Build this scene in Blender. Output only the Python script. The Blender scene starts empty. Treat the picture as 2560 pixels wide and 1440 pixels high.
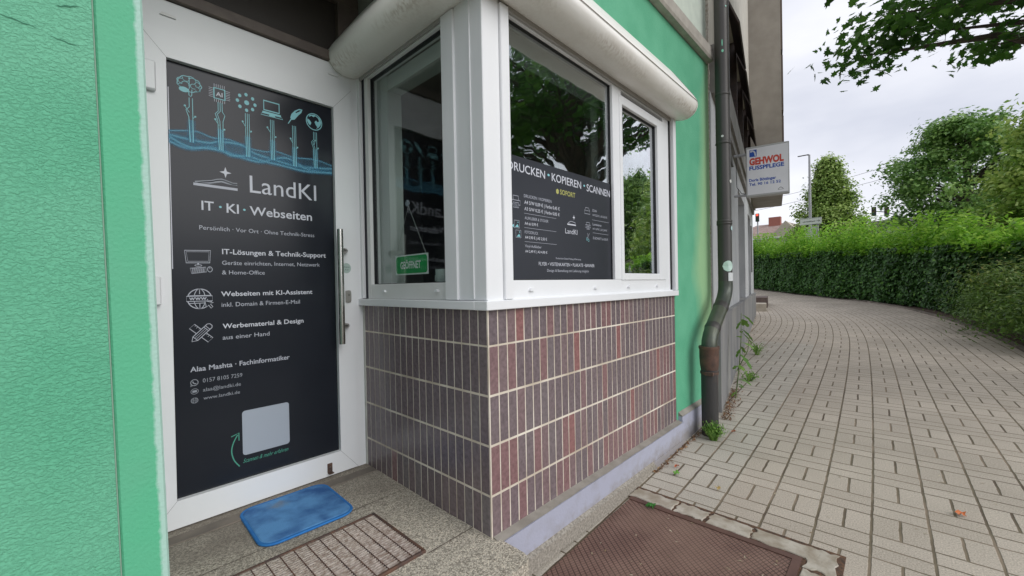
import bpy, math, random
import numpy as np
from mathutils import Vector, Matrix, noise as mn
random.seed(7); RNG = np.random.default_rng(7)
S = bpy.context.scene
COL = S.collection
GZ = 1.345                      # camera height above the paving below it; built relative to the lens, lifted at the end
R = math.radians

# ------------------------------------------------------------------ camera
cam = bpy.data.cameras.new("camera"); camo = bpy.data.objects.new("camera", cam); COL.objects.link(camo)
yaw, pitch, roll = 0.8168, 0.0071, -0.0193
F = Vector((math.sin(yaw)*math.cos(pitch), math.cos(yaw)*math.cos(pitch), -math.sin(pitch)))
RX = Vector((math.cos(yaw), -math.sin(yaw), 0)); UP = RX.cross(F)
R2 = RX*math.cos(roll) + UP*math.sin(roll); U2 = -RX*math.sin(roll) + UP*math.cos(roll)
camo.matrix_world = Matrix(((R2.x, U2.x, -F.x, 0), (R2.y, U2.y, -F.y, 0), (R2.z, U2.z, -F.z, GZ), (0, 0, 0, 1)))
cam.sensor_width = 36; cam.lens = 1034.6/2560*36; cam.clip_start = 0.02; cam.clip_end = 2000
S.camera = camo

# ------------------------------------------------------------------ world, sun, exposure
w = bpy.data.worlds.new("World"); S.world = w; w.use_nodes = True
nt = w.node_tree; nt.nodes.clear(); L = nt.links.new
wo = nt.nodes.new("ShaderNodeOutputWorld"); bg = nt.nodes.new("ShaderNodeBackground")
sky = nt.nodes.new("ShaderNodeTexSky"); sky.sky_type = 'NISHITA'; sky.sun_disc = False
sky.sun_elevation = R(48); sky.sun_rotation = R(160)
tc = nt.nodes.new("ShaderNodeTexCoord"); mp = nt.nodes.new("ShaderNodeMapping"); mp.inputs['Scale'].default_value = (1, 1, 2.6)
ns = nt.nodes.new("ShaderNodeTexNoise"); ns.inputs['Scale'].default_value = 2.2; ns.inputs['Detail'].default_value = 5; ns.inputs['Roughness'].default_value = .52
cr = nt.nodes.new("ShaderNodeValToRGB")
cr.color_ramp.elements[0].position = .34; cr.color_ramp.elements[0].color = (7.7, 8.0, 9.1, 1)
cr.color_ramp.elements[1].position = .66; cr.color_ramp.elements[1].color = (10.8, 10.9, 11.6, 1)
mx = nt.nodes.new("ShaderNodeMixRGB"); mx.inputs[0].default_value = .93
L(tc.outputs['Generated'], mp.inputs[0]); L(mp.outputs[0], ns.inputs[0]); L(ns.outputs[0], cr.inputs[0])
L(sky.outputs[0], mx.inputs[1]); L(cr.outputs[0], mx.inputs[2]); L(mx.outputs[0], bg.inputs[0]); L(bg.outputs[0], wo.inputs[0])
bg.inputs[1].default_value = .072
sun = bpy.data.lights.new("sun", 'SUN'); sun.energy = 1.55; sun.angle = R(50); sun.color = (1, .985, .96)
suno = bpy.data.objects.new("sun", sun); COL.objects.link(suno)
sd = Vector((.10, -.83, .50)).normalized()          # towards the bright part of the cloud, over the street
suno.rotation_euler = sd.to_track_quat('Z', 'Y').to_euler(); suno.location = (0, -3, 12)
S.view_settings.view_transform = 'Standard'; S.view_settings.look = 'None'; S.view_settings.gamma = 1
S.view_settings.exposure = 0.42
S.cycles.max_bounces = 8; S.cycles.transparent_max_bounces = 12

# ------------------------------------------------------------------ materials
def mat(name, col, rough=.6, col2=None, nscale=8, ndet=4, amt=1, bump=0, bscale=60, bdet=4, metal=0, spec=.5, coat=0, stretch=(1, 1, 1), ramp=(.35, .65), coords='pos'):
    m = bpy.data.materials.new(name); m.use_nodes = True; t = m.node_tree; n = t.nodes; l = t.links.new
    b = n['Principled BSDF']; b.inputs['Roughness'].default_value = rough; b.inputs['Metallic'].default_value = metal
    b.inputs['Specular IOR Level'].default_value = spec; b.inputs['Coat Weight'].default_value = coat
    b.inputs['Base Color'].default_value = (*col, 1)
    g = n.new("ShaderNodeNewGeometry"); mpp = n.new("ShaderNodeMapping"); mpp.inputs['Scale'].default_value = stretch
    l(g.outputs['Position'], mpp.inputs[0])
    if col2:
        a = n.new("ShaderNodeTexNoise"); a.inputs['Scale'].default_value = nscale; a.inputs['Detail'].default_value = ndet
        r = n.new("ShaderNodeValToRGB"); r.color_ramp.elements[0].position = ramp[0]; r.color_ramp.elements[1].position = ramp[1]
        r.color_ramp.elements[0].color = (*col, 1); r.color_ramp.elements[1].color = (*col2, 1)
        l(mpp.outputs[0], a.inputs[0]); l(a.outputs[0], r.inputs[0]); l(r.outputs[0], b.inputs['Base Color'])
    if bump:
        a = n.new("ShaderNodeTexNoise"); a.inputs['Scale'].default_value = bscale; a.inputs['Detail'].default_value = bdet
        bp = n.new("ShaderNodeBump"); bp.inputs['Strength'].default_value = bump; bp.inputs['Distance'].default_value = .004
        l(mpp.outputs[0], a.inputs[0]); l(a.outputs[0], bp.inputs['Height']); l(bp.outputs[0], b.inputs['Normal'])
    return m

def nodes(m):
    t = m.node_tree; return t, t.nodes, t.links.new, t.nodes['Principled BSDF']
def math_node(n, l, op, a, b=None, c=None):
    x = n.new("ShaderNodeMath"); x.operation = op
    for i, v in enumerate((a, b, c)):
        if v is None: continue
        if isinstance(v, (int, float)): x.inputs[i].default_value = v
        else: l(v, x.inputs[i])
    return x.outputs[0]

GREEN = (.165, .53, .34); GREEN2 = (.20, .58, .39)
def plaster_rough():
    m = mat("rough_green_plaster", (.105, .41, .245), .75, (.15, .465, .295), 3); t, n, l, b = nodes(m)
    g = n.new("ShaderNodeNewGeometry"); mp1 = n.new("ShaderNodeMapping"); mp1.inputs['Rotation'].default_value = (0, R(16), 0); mp1.inputs['Scale'].default_value = (78, 78, 118)
    l(g.outputs['Position'], mp1.inputs[0])
    a = n.new("ShaderNodeTexNoise"); a.inputs['Scale'].default_value = 1.6; a.inputs['Detail'].default_value = 4; a.inputs['Roughness'].default_value = .58; a.inputs['Distortion'].default_value = .5
    l(mp1.outputs[0], a.inputs[0])
    c = n.new("ShaderNodeTexNoise"); c.inputs['Scale'].default_value = 6; c.inputs['Detail'].default_value = 3; l(g.outputs['Position'], c.inputs[0])
    pr = n.new("ShaderNodeMapRange"); pr.interpolation_type = 'SMOOTHSTEP'; pr.inputs[1].default_value = .40; pr.inputs[2].default_value = .60; l(a.outputs[0], pr.inputs[0])
    gr_ = n.new("ShaderNodeTexNoise"); gr_.inputs['Scale'].default_value = 240; gr_.inputs['Detail'].default_value = 2; l(g.outputs['Position'], gr_.inputs[0])
    ridge = math_node(n, l, 'ADD', math_node(n, l, 'MULTIPLY', pr.outputs[0], .18), math_node(n, l, 'ADD', math_node(n, l, 'MULTIPLY', a.outputs[0], .7), math_node(n, l, 'MULTIPLY', gr_.outputs[0], .16)))
    h = math_node(n, l, 'ADD', ridge, math_node(n, l, 'MULTIPLY', c.outputs[0], .5))
    bp = n.new("ShaderNodeBump"); bp.inputs['Strength'].default_value = 1; bp.inputs['Distance'].default_value = .004; l(h, bp.inputs['Height']); l(bp.outputs[0], b.inputs['Normal'])
    return m
def plaster_band():
    m = mat("smooth_green_plaster", (.10, .40, .235), .7, (.085, .415, .23), 4, bump=.45, bscale=130); t, n, l, b = nodes(m)
    src = b.inputs['Base Color'].links[0].from_socket
    g = n.new("ShaderNodeNewGeometry"); sx = n.new("ShaderNodeSeparateXYZ"); l(g.outputs['Position'], sx.inputs[0])
    a = n.new("ShaderNodeTexNoise"); a.inputs['Scale'].default_value = 34; a.inputs['Detail'].default_value = 9; a.inputs['Roughness'].default_value = .7; l(g.outputs['Position'], a.inputs[0])
    e = math_node(n, l, 'ADD', math_node(n, l, 'ADD', sx.outputs[0], math_node(n, l, 'MULTIPLY', math_node(n, l, 'SUBTRACT', sx.outputs[2], GZ), .0178)), math_node(n, l, 'MULTIPLY', math_node(n, l, 'SUBTRACT', a.outputs[0], .5), .016))
    r = n.new("ShaderNodeMapRange"); r.inputs[1].default_value = .1175; r.inputs[2].default_value = .1235; l(e, r.inputs[0])
    mix = n.new("ShaderNodeMixRGB"); l(r.outputs[0], mix.inputs[0]); l(src, mix.inputs[1]); mix.inputs[2].default_value = (.36, .56, .48, 1); l(mix.outputs[0], b.inputs['Base Color'])
    return m
def plaster_front():
    # green shop front, faded to pale yellow-green next to the rain pipe
    m = mat("green_front_plaster", (.09, .375, .215), .75, (.12, .43, .255), 5, bump=.8, bscale=95); t, n, l, b = nodes(m)
    src = b.inputs['Base Color'].links[0].from_socket
    g = n.new("ShaderNodeNewGeometry"); sx = n.new("ShaderNodeSeparateXYZ"); l(g.outputs['Position'], sx.inputs[0])
    a = n.new("ShaderNodeTexNoise"); a.inputs['Scale'].default_value = 2.2; l(g.outputs['Position'], a.inputs[0])
    zf = math_node(n, l, 'MULTIPLY', math_node(n, l, 'SUBTRACT', sx.outputs[2], GZ), .16)
    e = math_node(n, l, 'SUBTRACT', math_node(n, l, 'ADD', sx.outputs[0], math_node(n, l, 'MULTIPLY', a.outputs[0], .25)), math_node(n, l, 'ABSOLUTE', zf))
    r = n.new("ShaderNodeMapRange"); r.inputs[1].default_value = 3.62; r.inputs[2].default_value = 3.84; l(e, r.inputs[0])
    mix = n.new("ShaderNodeMixRGB"); l(r.outputs[0], mix.inputs[0]); l(src, mix.inputs[1]); mix.inputs[2].default_value = (.30, .52, .27, 1); l(mix.outputs[0], b.inputs['Base Color'])
    return m

def glass_mat(name="window_glass", wav=.035, k=2.6, tint=(.86, .93, .9)):
    m = bpy.data.materials.new(name); m.use_nodes = True; t = m.node_tree; n = t.nodes; l = t.links.new; n.remove(n['Principled BSDF'])
    o = n['Material Output']; tr = n.new("ShaderNodeBsdfTransparent"); tr.inputs[0].default_value = (*tint, 1)
    gl = n.new("ShaderNodeBsdfGlossy"); gl.inputs['Roughness'].default_value = .012; gl.inputs[0].default_value = (.95, .97, 1, 1)
    g = n.new("ShaderNodeNewGeometry"); a = n.new("ShaderNodeTexNoise"); a.inputs['Scale'].default_value = 3.5; l(g.outputs['Position'], a.inputs[0])
    bp = n.new("ShaderNodeBump"); bp.inputs['Strength'].default_value = wav; bp.inputs['Distance'].default_value = .05; l(a.outputs[0], bp.inputs['Height']); l(bp.outputs[0], gl.inputs['Normal'])
    dt = n.new("ShaderNodeVectorMath"); dt.operation = 'DOT_PRODUCT'; l(g.outputs['Incoming'], dt.inputs[0]); l(g.outputs['Normal'], dt.inputs[1])
    c1 = math_node(n, l, 'SUBTRACT', 1, math_node(n, l, 'ABSOLUTE', dt.outputs['Value']))
    f = math_node(n, l, 'MINIMUM', math_node(n, l, 'MULTIPLY', math_node(n, l, 'ADD', .03, math_node(n, l, 'MULTIPLY', math_node(n, l, 'POWER', c1, 4.2), .95)), k), .9)
    mix = n.new("ShaderNodeMixShader"); l(f, mix.inputs[0]); l(tr.outputs[0], mix.inputs[1]); l(gl.outputs[0], mix.inputs[2]); l(mix.outputs[0], o.inputs[0])
    return m

def attr_mat(name, cols, rough=.5, attr="tint", trans=0, bump=0, bscale=200, spec=.4, mottle=None):
    """colour ramp over a per-face random value; optional translucency for leaves"""
    m = bpy.data.materials.new(name); m.use_nodes = True; t, n, l, b = nodes(m)
    at = n.new("ShaderNodeAttribute"); at.attribute_name = attr
    r = n.new("ShaderNodeValToRGB"); el = r.color_ramp.elements
    while len(el) < len(cols): el.new(.5)
    for i, (p, c) in enumerate(cols): el[i].position = p; el[i].color = (*c, 1)
    l(at.outputs['Fac'], r.inputs[0]); out = r.outputs[0]
    if mottle:
        g = n.new("ShaderNodeNewGeometry"); a = n.new("ShaderNodeTexNoise"); a.inputs['Scale'].default_value = mottle; a.inputs['Detail'].default_value = 5; l(g.outputs['Position'], a.inputs[0])
        mr = n.new("ShaderNodeMapRange"); mr.inputs[1].default_value = .3; mr.inputs[2].default_value = .7; mr.inputs[3].default_value = .78; mr.inputs[4].default_value = 1.22; l(a.outputs[0], mr.inputs[0])
        vm = n.new("ShaderNodeVectorMath"); vm.operation = 'SCALE'; l(out, vm.inputs[0]); l(mr.outputs[0], vm.inputs['Scale']); out = vm.outputs[0]
    l(out, b.inputs['Base Color']); b.inputs['Roughness'].default_value = rough; b.inputs['Specular IOR Level'].default_value = spec
    if bump:
        g = n.new("ShaderNodeNewGeometry"); a = n.new("ShaderNodeTexNoise"); a.inputs['Scale'].default_value = bscale; l(g.outputs['Position'], a.inputs[0])
        bp = n.new("ShaderNodeBump"); bp.inputs['Strength'].default_value = bump; bp.inputs['Distance'].default_value = .003; l(a.outputs[0], bp.inputs['Height']); l(bp.outputs[0], b.inputs['Normal'])
    if trans:
        tl = n.new("ShaderNodeBsdfTranslucent"); l(out, tl.inputs[0]); mix = n.new("ShaderNodeMixShader"); mix.inputs[0].default_value = trans
        l(b.outputs[0], mix.inputs[1]); l(tl.outputs[0], mix.inputs[2]); l(mix.outputs[0], n['Material Output'].inputs[0])
    return m

def paving_mat():
    m = mat("block_paving", (.4, .37, .32), .8); t, n, l, b = nodes(m)
    uv = n.new("ShaderNodeUVMap"); uv.uv_map = "path"; sx = n.new("ShaderNodeSeparateXYZ")
    wob = n.new("ShaderNodeTexNoise"); wob.inputs['Scale'].default_value = 14; wob.inputs['Detail'].default_value = 3; l(uv.outputs[0], wob.inputs[0])
    wv = n.new("ShaderNodeVectorMath"); wv.operation = 'MULTIPLY_ADD'; l(wob.outputs['Color'], wv.inputs[0]); wv.inputs[1].default_value = (.009, .009, 0); l(uv.outputs[0], wv.inputs[2])
    l(wv.outputs[0], sx.inputs[0]); u, v = sx.outputs[0], sx.outputs[1]
    M = lambda *a: math_node(n, l, *a)
    cu = M('DIVIDE', u, .2145); iu = M('FLOOR', cu); fu = M('MULTIPLY', M('FRACT', cu), .2145)
    # rows shift a little from column to column
    sh = n.new("ShaderNodeTexWhiteNoise"); sh.noise_dimensions = '1D'; l(iu, sh.inputs['W'])
    v = M('ADD', v, M('MULTIPLY', sh.outputs['Value'], .035))
    cv = M('DIVIDE', v, .415); iv = M('FLOOR', cv); fv = M('MULTIPLY', M('FRACT', cv), .415)
    pair = M('LESS_THAN', fv, .2075)
    d_long = M('MINIMUM', fu, M('SUBTRACT', .2145, fu))
    d_mid = M('ABSOLUTE', M('SUBTRACT', fu, .107))
    d_r0 = M('MINIMUM', fv, M('SUBTRACT', .415, fv)); d_r1 = M('ABSOLUTE', M('SUBTRACT', fv, .2075)); d_r2 = M('ABSOLUTE', M('SUBTRACT', fv, .311))
    d_mid2 = M('ADD', d_mid, M('MULTIPLY', M('SUBTRACT', 1, pair), 1))
    d_r2b = M('ADD', d_r2, pair)
    d_x = M('MINIMUM', M('MINIMUM', d_r0, d_r1), d_r2b)
    j = M('MINIMUM', M('MINIMUM', M('SUBTRACT', d_long, .0018), M('SUBTRACT', d_mid2, .002)), d_x)
    gap = n.new("ShaderNodeMapRange"); gap.inputs[1].default_value = .0022; gap.inputs[2].default_value = .0056; l(j, gap.inputs[0])   # 0 in joint, 1 on block
    # block id
    half = M('GREATER_THAN', fu, .107); row = M('GREATER_THAN', fv, .311)
    bid = M('ADD', M('MULTIPLY', iu, 7.31), M('ADD', M('MULTIPLY', iv, 3.17), M('ADD', M('MULTIPLY', M('MULTIPLY', half, pair), 1.7), M('ADD', M('MULTIPLY', row, 2.9), M('MULTIPLY', pair, .6)))))
    wn = n.new("ShaderNodeTexWhiteNoise"); wn.noise_dimensions = '1D'; l(bid, wn.inputs['W'])
    r = n.new("ShaderNodeValToRGB"); r.color_ramp.elements[0].color = (.425, .37, .305, 1); r.color_ramp.elements[1].color = (.48, .42, .35, 1); l(wn.outputs['Value'], r.inputs[0])
    sp = n.new("ShaderNodeTexNoise"); sp.inputs['Scale'].default_value = 160; sp.inputs['Detail'].default_value = 3; l(uv.outputs[0], sp.inputs[0])
    mr = n.new("ShaderNodeMapRange"); mr.inputs[1].default_value = .3; mr.inputs[2].default_value = .7; mr.inputs[3].default_value = .68; mr.inputs[4].default_value = 1.3; l(sp.outputs[0], mr.inputs[0])
    st = n.new("ShaderNodeTexNoise"); st.inputs['Scale'].default_value = 1.3; st.inputs['Detail'].default_value = 5; l(uv.outputs[0], st.inputs[0])
    ms = n.new("ShaderNodeMapRange"); ms.inputs[1].default_value = .3; ms.inputs[2].default_value = .7; ms.inputs[3].default_value = .86; ms.inputs[4].default_value = 1.12; l(st.outputs[0], ms.inputs[0])
    sc = n.new("ShaderNodeVectorMath"); sc.operation = 'SCALE'; l(r.outputs[0], sc.inputs[0]); l(M('MULTIPLY', mr.outputs[0], ms.outputs[0]), sc.inputs['Scale'])
    # newer, cooler blocks next to the shop wall
    cool = n.new("ShaderNodeMapRange"); cool.inputs[1].default_value = .62; cool.inputs[2].default_value = .66; l(u, cool.inputs[0])
    cm = n.new("ShaderNodeMixRGB"); cm.blend_type = 'MULTIPLY'; l(M('MULTIPLY', cool.outputs[0], M('LESS_THAN', v, 6)), cm.inputs[0]); l(sc.outputs[0], cm.inputs[1]); cm.inputs[2].default_value = (1.04, 1.09, 1.12, 1)
    jn = n.new("ShaderNodeTexNoise"); jn.inputs['Scale'].default_value = 2.6; jn.inputs['Detail'].default_value = 5; l(uv.outputs[0], jn.inputs[0]); jr = n.new("ShaderNodeValToRGB"); je = jr.color_ramp.elements; je[0].position = .38; je[1].position = .64; je[0].color = (.24, .185, .13, 1); je[1].color = (.10, .072, .048, 1); je.new(.5).color = (.155, .125, .08, 1); l(jn.outputs[0], jr.inputs[0])
    mix = n.new("ShaderNodeMixRGB"); l(gap.outputs[0], mix.inputs[0]); l(jr.outputs[0], mix.inputs[1]); l(cm.outputs[0], mix.inputs[2]); l(mix.outputs[0], b.inputs['Base Color'])
    hs = M('ADD', gap.outputs[0], M('MULTIPLY', sp.outputs[0], .25))
    bp = n.new("ShaderNodeBump"); bp.inputs['Strength'].default_value = .8; bp.inputs['Distance'].default_value = .004; l(hs, bp.inputs['Height']); l(bp.outputs[0], b.inputs['Normal'])
    return m

def plate_mat():
    m = mat("brown_tread_metal", (.17, .095, .075), .55, (.235, .14, .11), 7, spec=.4); t, n, l, b = nodes(m)
    g = n.new("ShaderNodeNewGeometry"); sx = n.new("ShaderNodeSeparateXYZ"); l(g.outputs['Position'], sx.inputs[0])
    M = lambda *a: math_node(n, l, *a)
    def lines(ax, ay, per):
        c = M('ADD', M('MULTIPLY', sx.outputs[0], ax), M('MULTIPLY', sx.outputs[1], ay)); f = M('FRACT', M('DIVIDE', c, per)); return M('ABSOLUTE', M('SUBTRACT', f, .5))
    h = M('MINIMUM', lines(.38, .92, .0135), lines(.80, -.6, .024))
    mr = n.new("ShaderNodeMapRange"); mr.inputs[1].default_value = .03; mr.inputs[2].default_value = .15; l(h, mr.inputs[0])
    src = b.inputs['Base Color'].links[0].from_socket
    mix = n.new("ShaderNodeMixRGB"); l(mr.outputs[0], mix.inputs[0]); mix.inputs[1].default_value = (.045, .022, .017, 1); l(src, mix.inputs[2])
    d = n.new("ShaderNodeTexNoise"); d.inputs['Scale'].default_value = 3; d.inputs['Detail'].default_value = 6; l(g.outputs['Position'], d.inputs[0])
    dm = n.new("ShaderNodeMapRange"); dm.inputs[1].default_value = .45; dm.inputs[2].default_value = .75; dm.inputs[4].default_value = .55; l(d.outputs[0], dm.inputs[0])
    m2 = n.new("ShaderNodeMixRGB"); l(dm.outputs[0], m2.inputs[0]); l(mix.outputs[0], m2.inputs[1]); m2.inputs[2].default_value = (.27, .18, .135, 1); l(m2.outputs[0], b.inputs['Base Color'])
    bp = n.new("ShaderNodeBump"); bp.inputs['Strength'].default_value = .9; bp.inputs['Distance'].default_value = .002; l(mr.outputs[0], bp.inputs['Height']); l(bp.outputs[0], b.inputs['Normal'])
    return m

def granite_mat():
    m = mat("exposed_aggregate", (.3, .28, .24), .8); t, n, l, b = nodes(m)
    g = n.new("ShaderNodeNewGeometry"); v = n.new("ShaderNodeTexVoronoi"); v.inputs['Scale'].default_value = 210; l(g.outputs['Position'], v.inputs[0])
    sep = n.new("ShaderNodeSeparateXYZ"); l(v.outputs['Color'], sep.inputs[0])
    r = n.new("ShaderNodeValToRGB"); e = r.color_ramp.elements; e[0].color = (.18, .155, .12, 1); e[1].color = (.70, .63, .51, 1); e.new(.45).color = (.37, .34, .28, 1); l(sep.outputs[0], r.inputs[0])
    # worn brown dirt towards the door
    d = n.new("ShaderNodeTexNoise"); d.inputs['Scale'].default_value = 3.5; d.inputs['Detail'].default_value = 5; l(g.outputs['Position'], d.inputs[0])
    sx = n.new("ShaderNodeSeparateXYZ"); l(g.outputs['Position'], sx.inputs[0])
    q = math_node(n, l, 'ADD', math_node(n, l, 'MULTIPLY', d.outputs[0], .9), math_node(n, l, 'MULTIPLY', math_node(n, l, 'SUBTRACT', sx.outputs[1], 1.7), .55))
    mr = n.new("ShaderNodeMapRange"); mr.inputs[1].default_value = .35; mr.inputs[2].default_value = .85; mr.inputs[4].default_value = .8; l(q, mr.inputs[0])
    mix = n.new("ShaderNodeMixRGB"); l(mr.outputs[0], mix.inputs[0]); l(r.outputs[0], mix.inputs[1]); mix.inputs[2].default_value = (.155, .13, .105, 1); l(mix.outputs[0], b.inputs['Base Color'])
    bp = n.new("ShaderNodeBump"); bp.inputs['Strength'].default_value = .7; bp.inputs['Distance'].default_value = .003; l(v.outputs['Distance'], bp.inputs['Height']); bp.invert = True; l(bp.outputs[0], b.inputs['Normal'])
    return m

def flat(name, col, rough=.45, alpha=1):
    m = mat(name, col, rough, spec=.35)
    if alpha < 1: m.node_tree.nodes['Principled BSDF'].inputs['Alpha'].default_value = alpha
    return m

MW = mat("white_plastic", (.78, .79, .80), .35, (.745, .76, .77), 3)
MWS = mat("white_plastic_side", (.74, .745, .74), .4, (.68, .68, .66), 4)
MROLL = mat("cream_aluminium", (.82, .80, .75), .38, (.74, .71, .65), 3, stretch=(1, 1, 3), ramp=(.45, .75))
MGROUT = mat("grout", (.74, .68, .58), .9, (.48, .41, .32), 5, bump=.4)
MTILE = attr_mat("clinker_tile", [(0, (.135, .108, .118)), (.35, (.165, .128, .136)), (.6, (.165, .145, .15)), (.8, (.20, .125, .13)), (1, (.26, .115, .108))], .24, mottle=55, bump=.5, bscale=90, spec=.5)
MLAV = mat("lavender_paint", (.37, .38, .465), .7, (.30, .295, .33), 9, ramp=(.5, .95), bump=.3, bscale=80)
t_, n_n, l_, b_ = nodes(MLAV); _src = b_.inputs['Base Color'].links[0].from_socket; _g = n_n.new("ShaderNodeNewGeometry"); _sx = n_n.new("ShaderNodeSeparateXYZ"); l_(_g.outputs['Position'], _sx.inputs[0]); _a = n_n.new("ShaderNodeTexNoise"); _a.inputs['Scale'].default_value = 14; _a.inputs['Detail'].default_value = 8; _a.inputs['Roughness'].default_value = .7; l_(_g.outputs['Position'], _a.inputs[0])
_h = math_node(n_n, l_, 'SUBTRACT', math_node(n_n, l_, 'SUBTRACT', _sx.outputs[2], .0), math_node(n_n, l_, 'MULTIPLY', _sx.outputs[0], .036)); _e = math_node(n_n, l_, 'SUBTRACT', math_node(n_n, l_, 'MULTIPLY', _a.outputs[0], .26), _h); _m1 = n_n.new("ShaderNodeMapRange"); _m1.inputs[1].default_value = .0; _m1.inputs[2].default_value = .09; _m1.inputs[4].default_value = .75; l_(_e, _m1.inputs[0])
_mx = n_n.new("ShaderNodeMixRGB"); l_(_m1.outputs[0], _mx.inputs[0]); l_(_src, _mx.inputs[1]); _mx.inputs[2].default_value = (.24, .215, .19, 1); l_(_mx.outputs[0], b_.inputs['Base Color'])
MMORT = mat("mortar", (.30, .275, .24), .9, (.22, .2, .17), 12, bump=.6, bscale=70)
MCONC = mat("rough_concrete", (.36, .33, .28), .95, (.2, .18, .15), 90, bump=1, bscale=160)
MROUGH = plaster_rough(); MBAND = plaster_band(); MFRONT = plaster_front()
MPALE = mat("pale_mint_plaster", (.60, .66, .57), .8, (.54, .60, .52), 12, bump=.4, bscale=120)
MMOULD = mat("sandstone_grey", (.42, .39, .34), .8, (.34, .31, .27), 15, bump=.3)
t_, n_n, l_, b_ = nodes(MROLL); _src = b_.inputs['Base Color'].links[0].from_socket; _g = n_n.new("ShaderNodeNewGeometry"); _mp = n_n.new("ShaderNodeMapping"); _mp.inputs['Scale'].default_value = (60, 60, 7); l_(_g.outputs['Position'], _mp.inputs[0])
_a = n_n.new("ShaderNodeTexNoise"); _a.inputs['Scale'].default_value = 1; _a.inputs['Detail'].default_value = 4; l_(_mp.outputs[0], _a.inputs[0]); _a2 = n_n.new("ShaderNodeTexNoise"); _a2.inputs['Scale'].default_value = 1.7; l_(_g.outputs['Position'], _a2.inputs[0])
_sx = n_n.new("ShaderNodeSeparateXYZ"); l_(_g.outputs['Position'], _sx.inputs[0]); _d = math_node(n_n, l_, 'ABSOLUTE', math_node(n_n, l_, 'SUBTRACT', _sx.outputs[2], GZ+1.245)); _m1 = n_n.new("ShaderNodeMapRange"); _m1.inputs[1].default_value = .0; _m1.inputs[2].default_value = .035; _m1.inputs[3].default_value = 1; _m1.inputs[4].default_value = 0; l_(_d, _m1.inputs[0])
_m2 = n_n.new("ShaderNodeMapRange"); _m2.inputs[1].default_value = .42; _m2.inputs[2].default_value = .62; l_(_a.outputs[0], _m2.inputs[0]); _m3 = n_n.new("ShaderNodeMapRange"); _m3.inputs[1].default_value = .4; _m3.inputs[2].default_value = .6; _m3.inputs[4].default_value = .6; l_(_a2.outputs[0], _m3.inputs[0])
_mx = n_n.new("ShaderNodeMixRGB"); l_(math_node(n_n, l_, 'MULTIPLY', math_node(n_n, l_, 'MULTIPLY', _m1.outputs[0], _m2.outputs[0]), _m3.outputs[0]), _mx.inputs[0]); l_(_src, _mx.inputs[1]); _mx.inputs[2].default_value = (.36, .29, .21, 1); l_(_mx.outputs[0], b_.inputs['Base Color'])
MBROWN = mat("dark_brown_wood", (.115, .09, .07), .5, (.08, .06, .05), 12)
MDARK = flat("dark_gap", (.012, .012, .014), .7)
MSTEEL = mat("brushed_steel", (.55, .54, .5), .22, metal=1)
MNICK = mat("satin_nickel", (.42, .4, .37), .38, metal=1)
MALU = mat("weathered_aluminium", (.36, .37, .38), .5, (.3, .3, .3), 20, metal=.3)
MGLASS = glass_mat(k=5.2, wav=.06); MGLASS_S = glass_mat('side_glass', k=.95, tint=(.93, .96, .95)); MINT = mat("interior_wall", (.22, .21, .19), .8, (.16, .15, .14), 2)
MGRAN = granite_mat(); MPLATE = plate_mat()
MRUST = mat("rusty_iron", (.13, .065, .04), .7, (.06, .04, .035), 25, bump=.6)
MPAINTBR = mat("brown_frame_metal", (.13, .068, .052), .5, (.09, .045, .035), 10)

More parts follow.
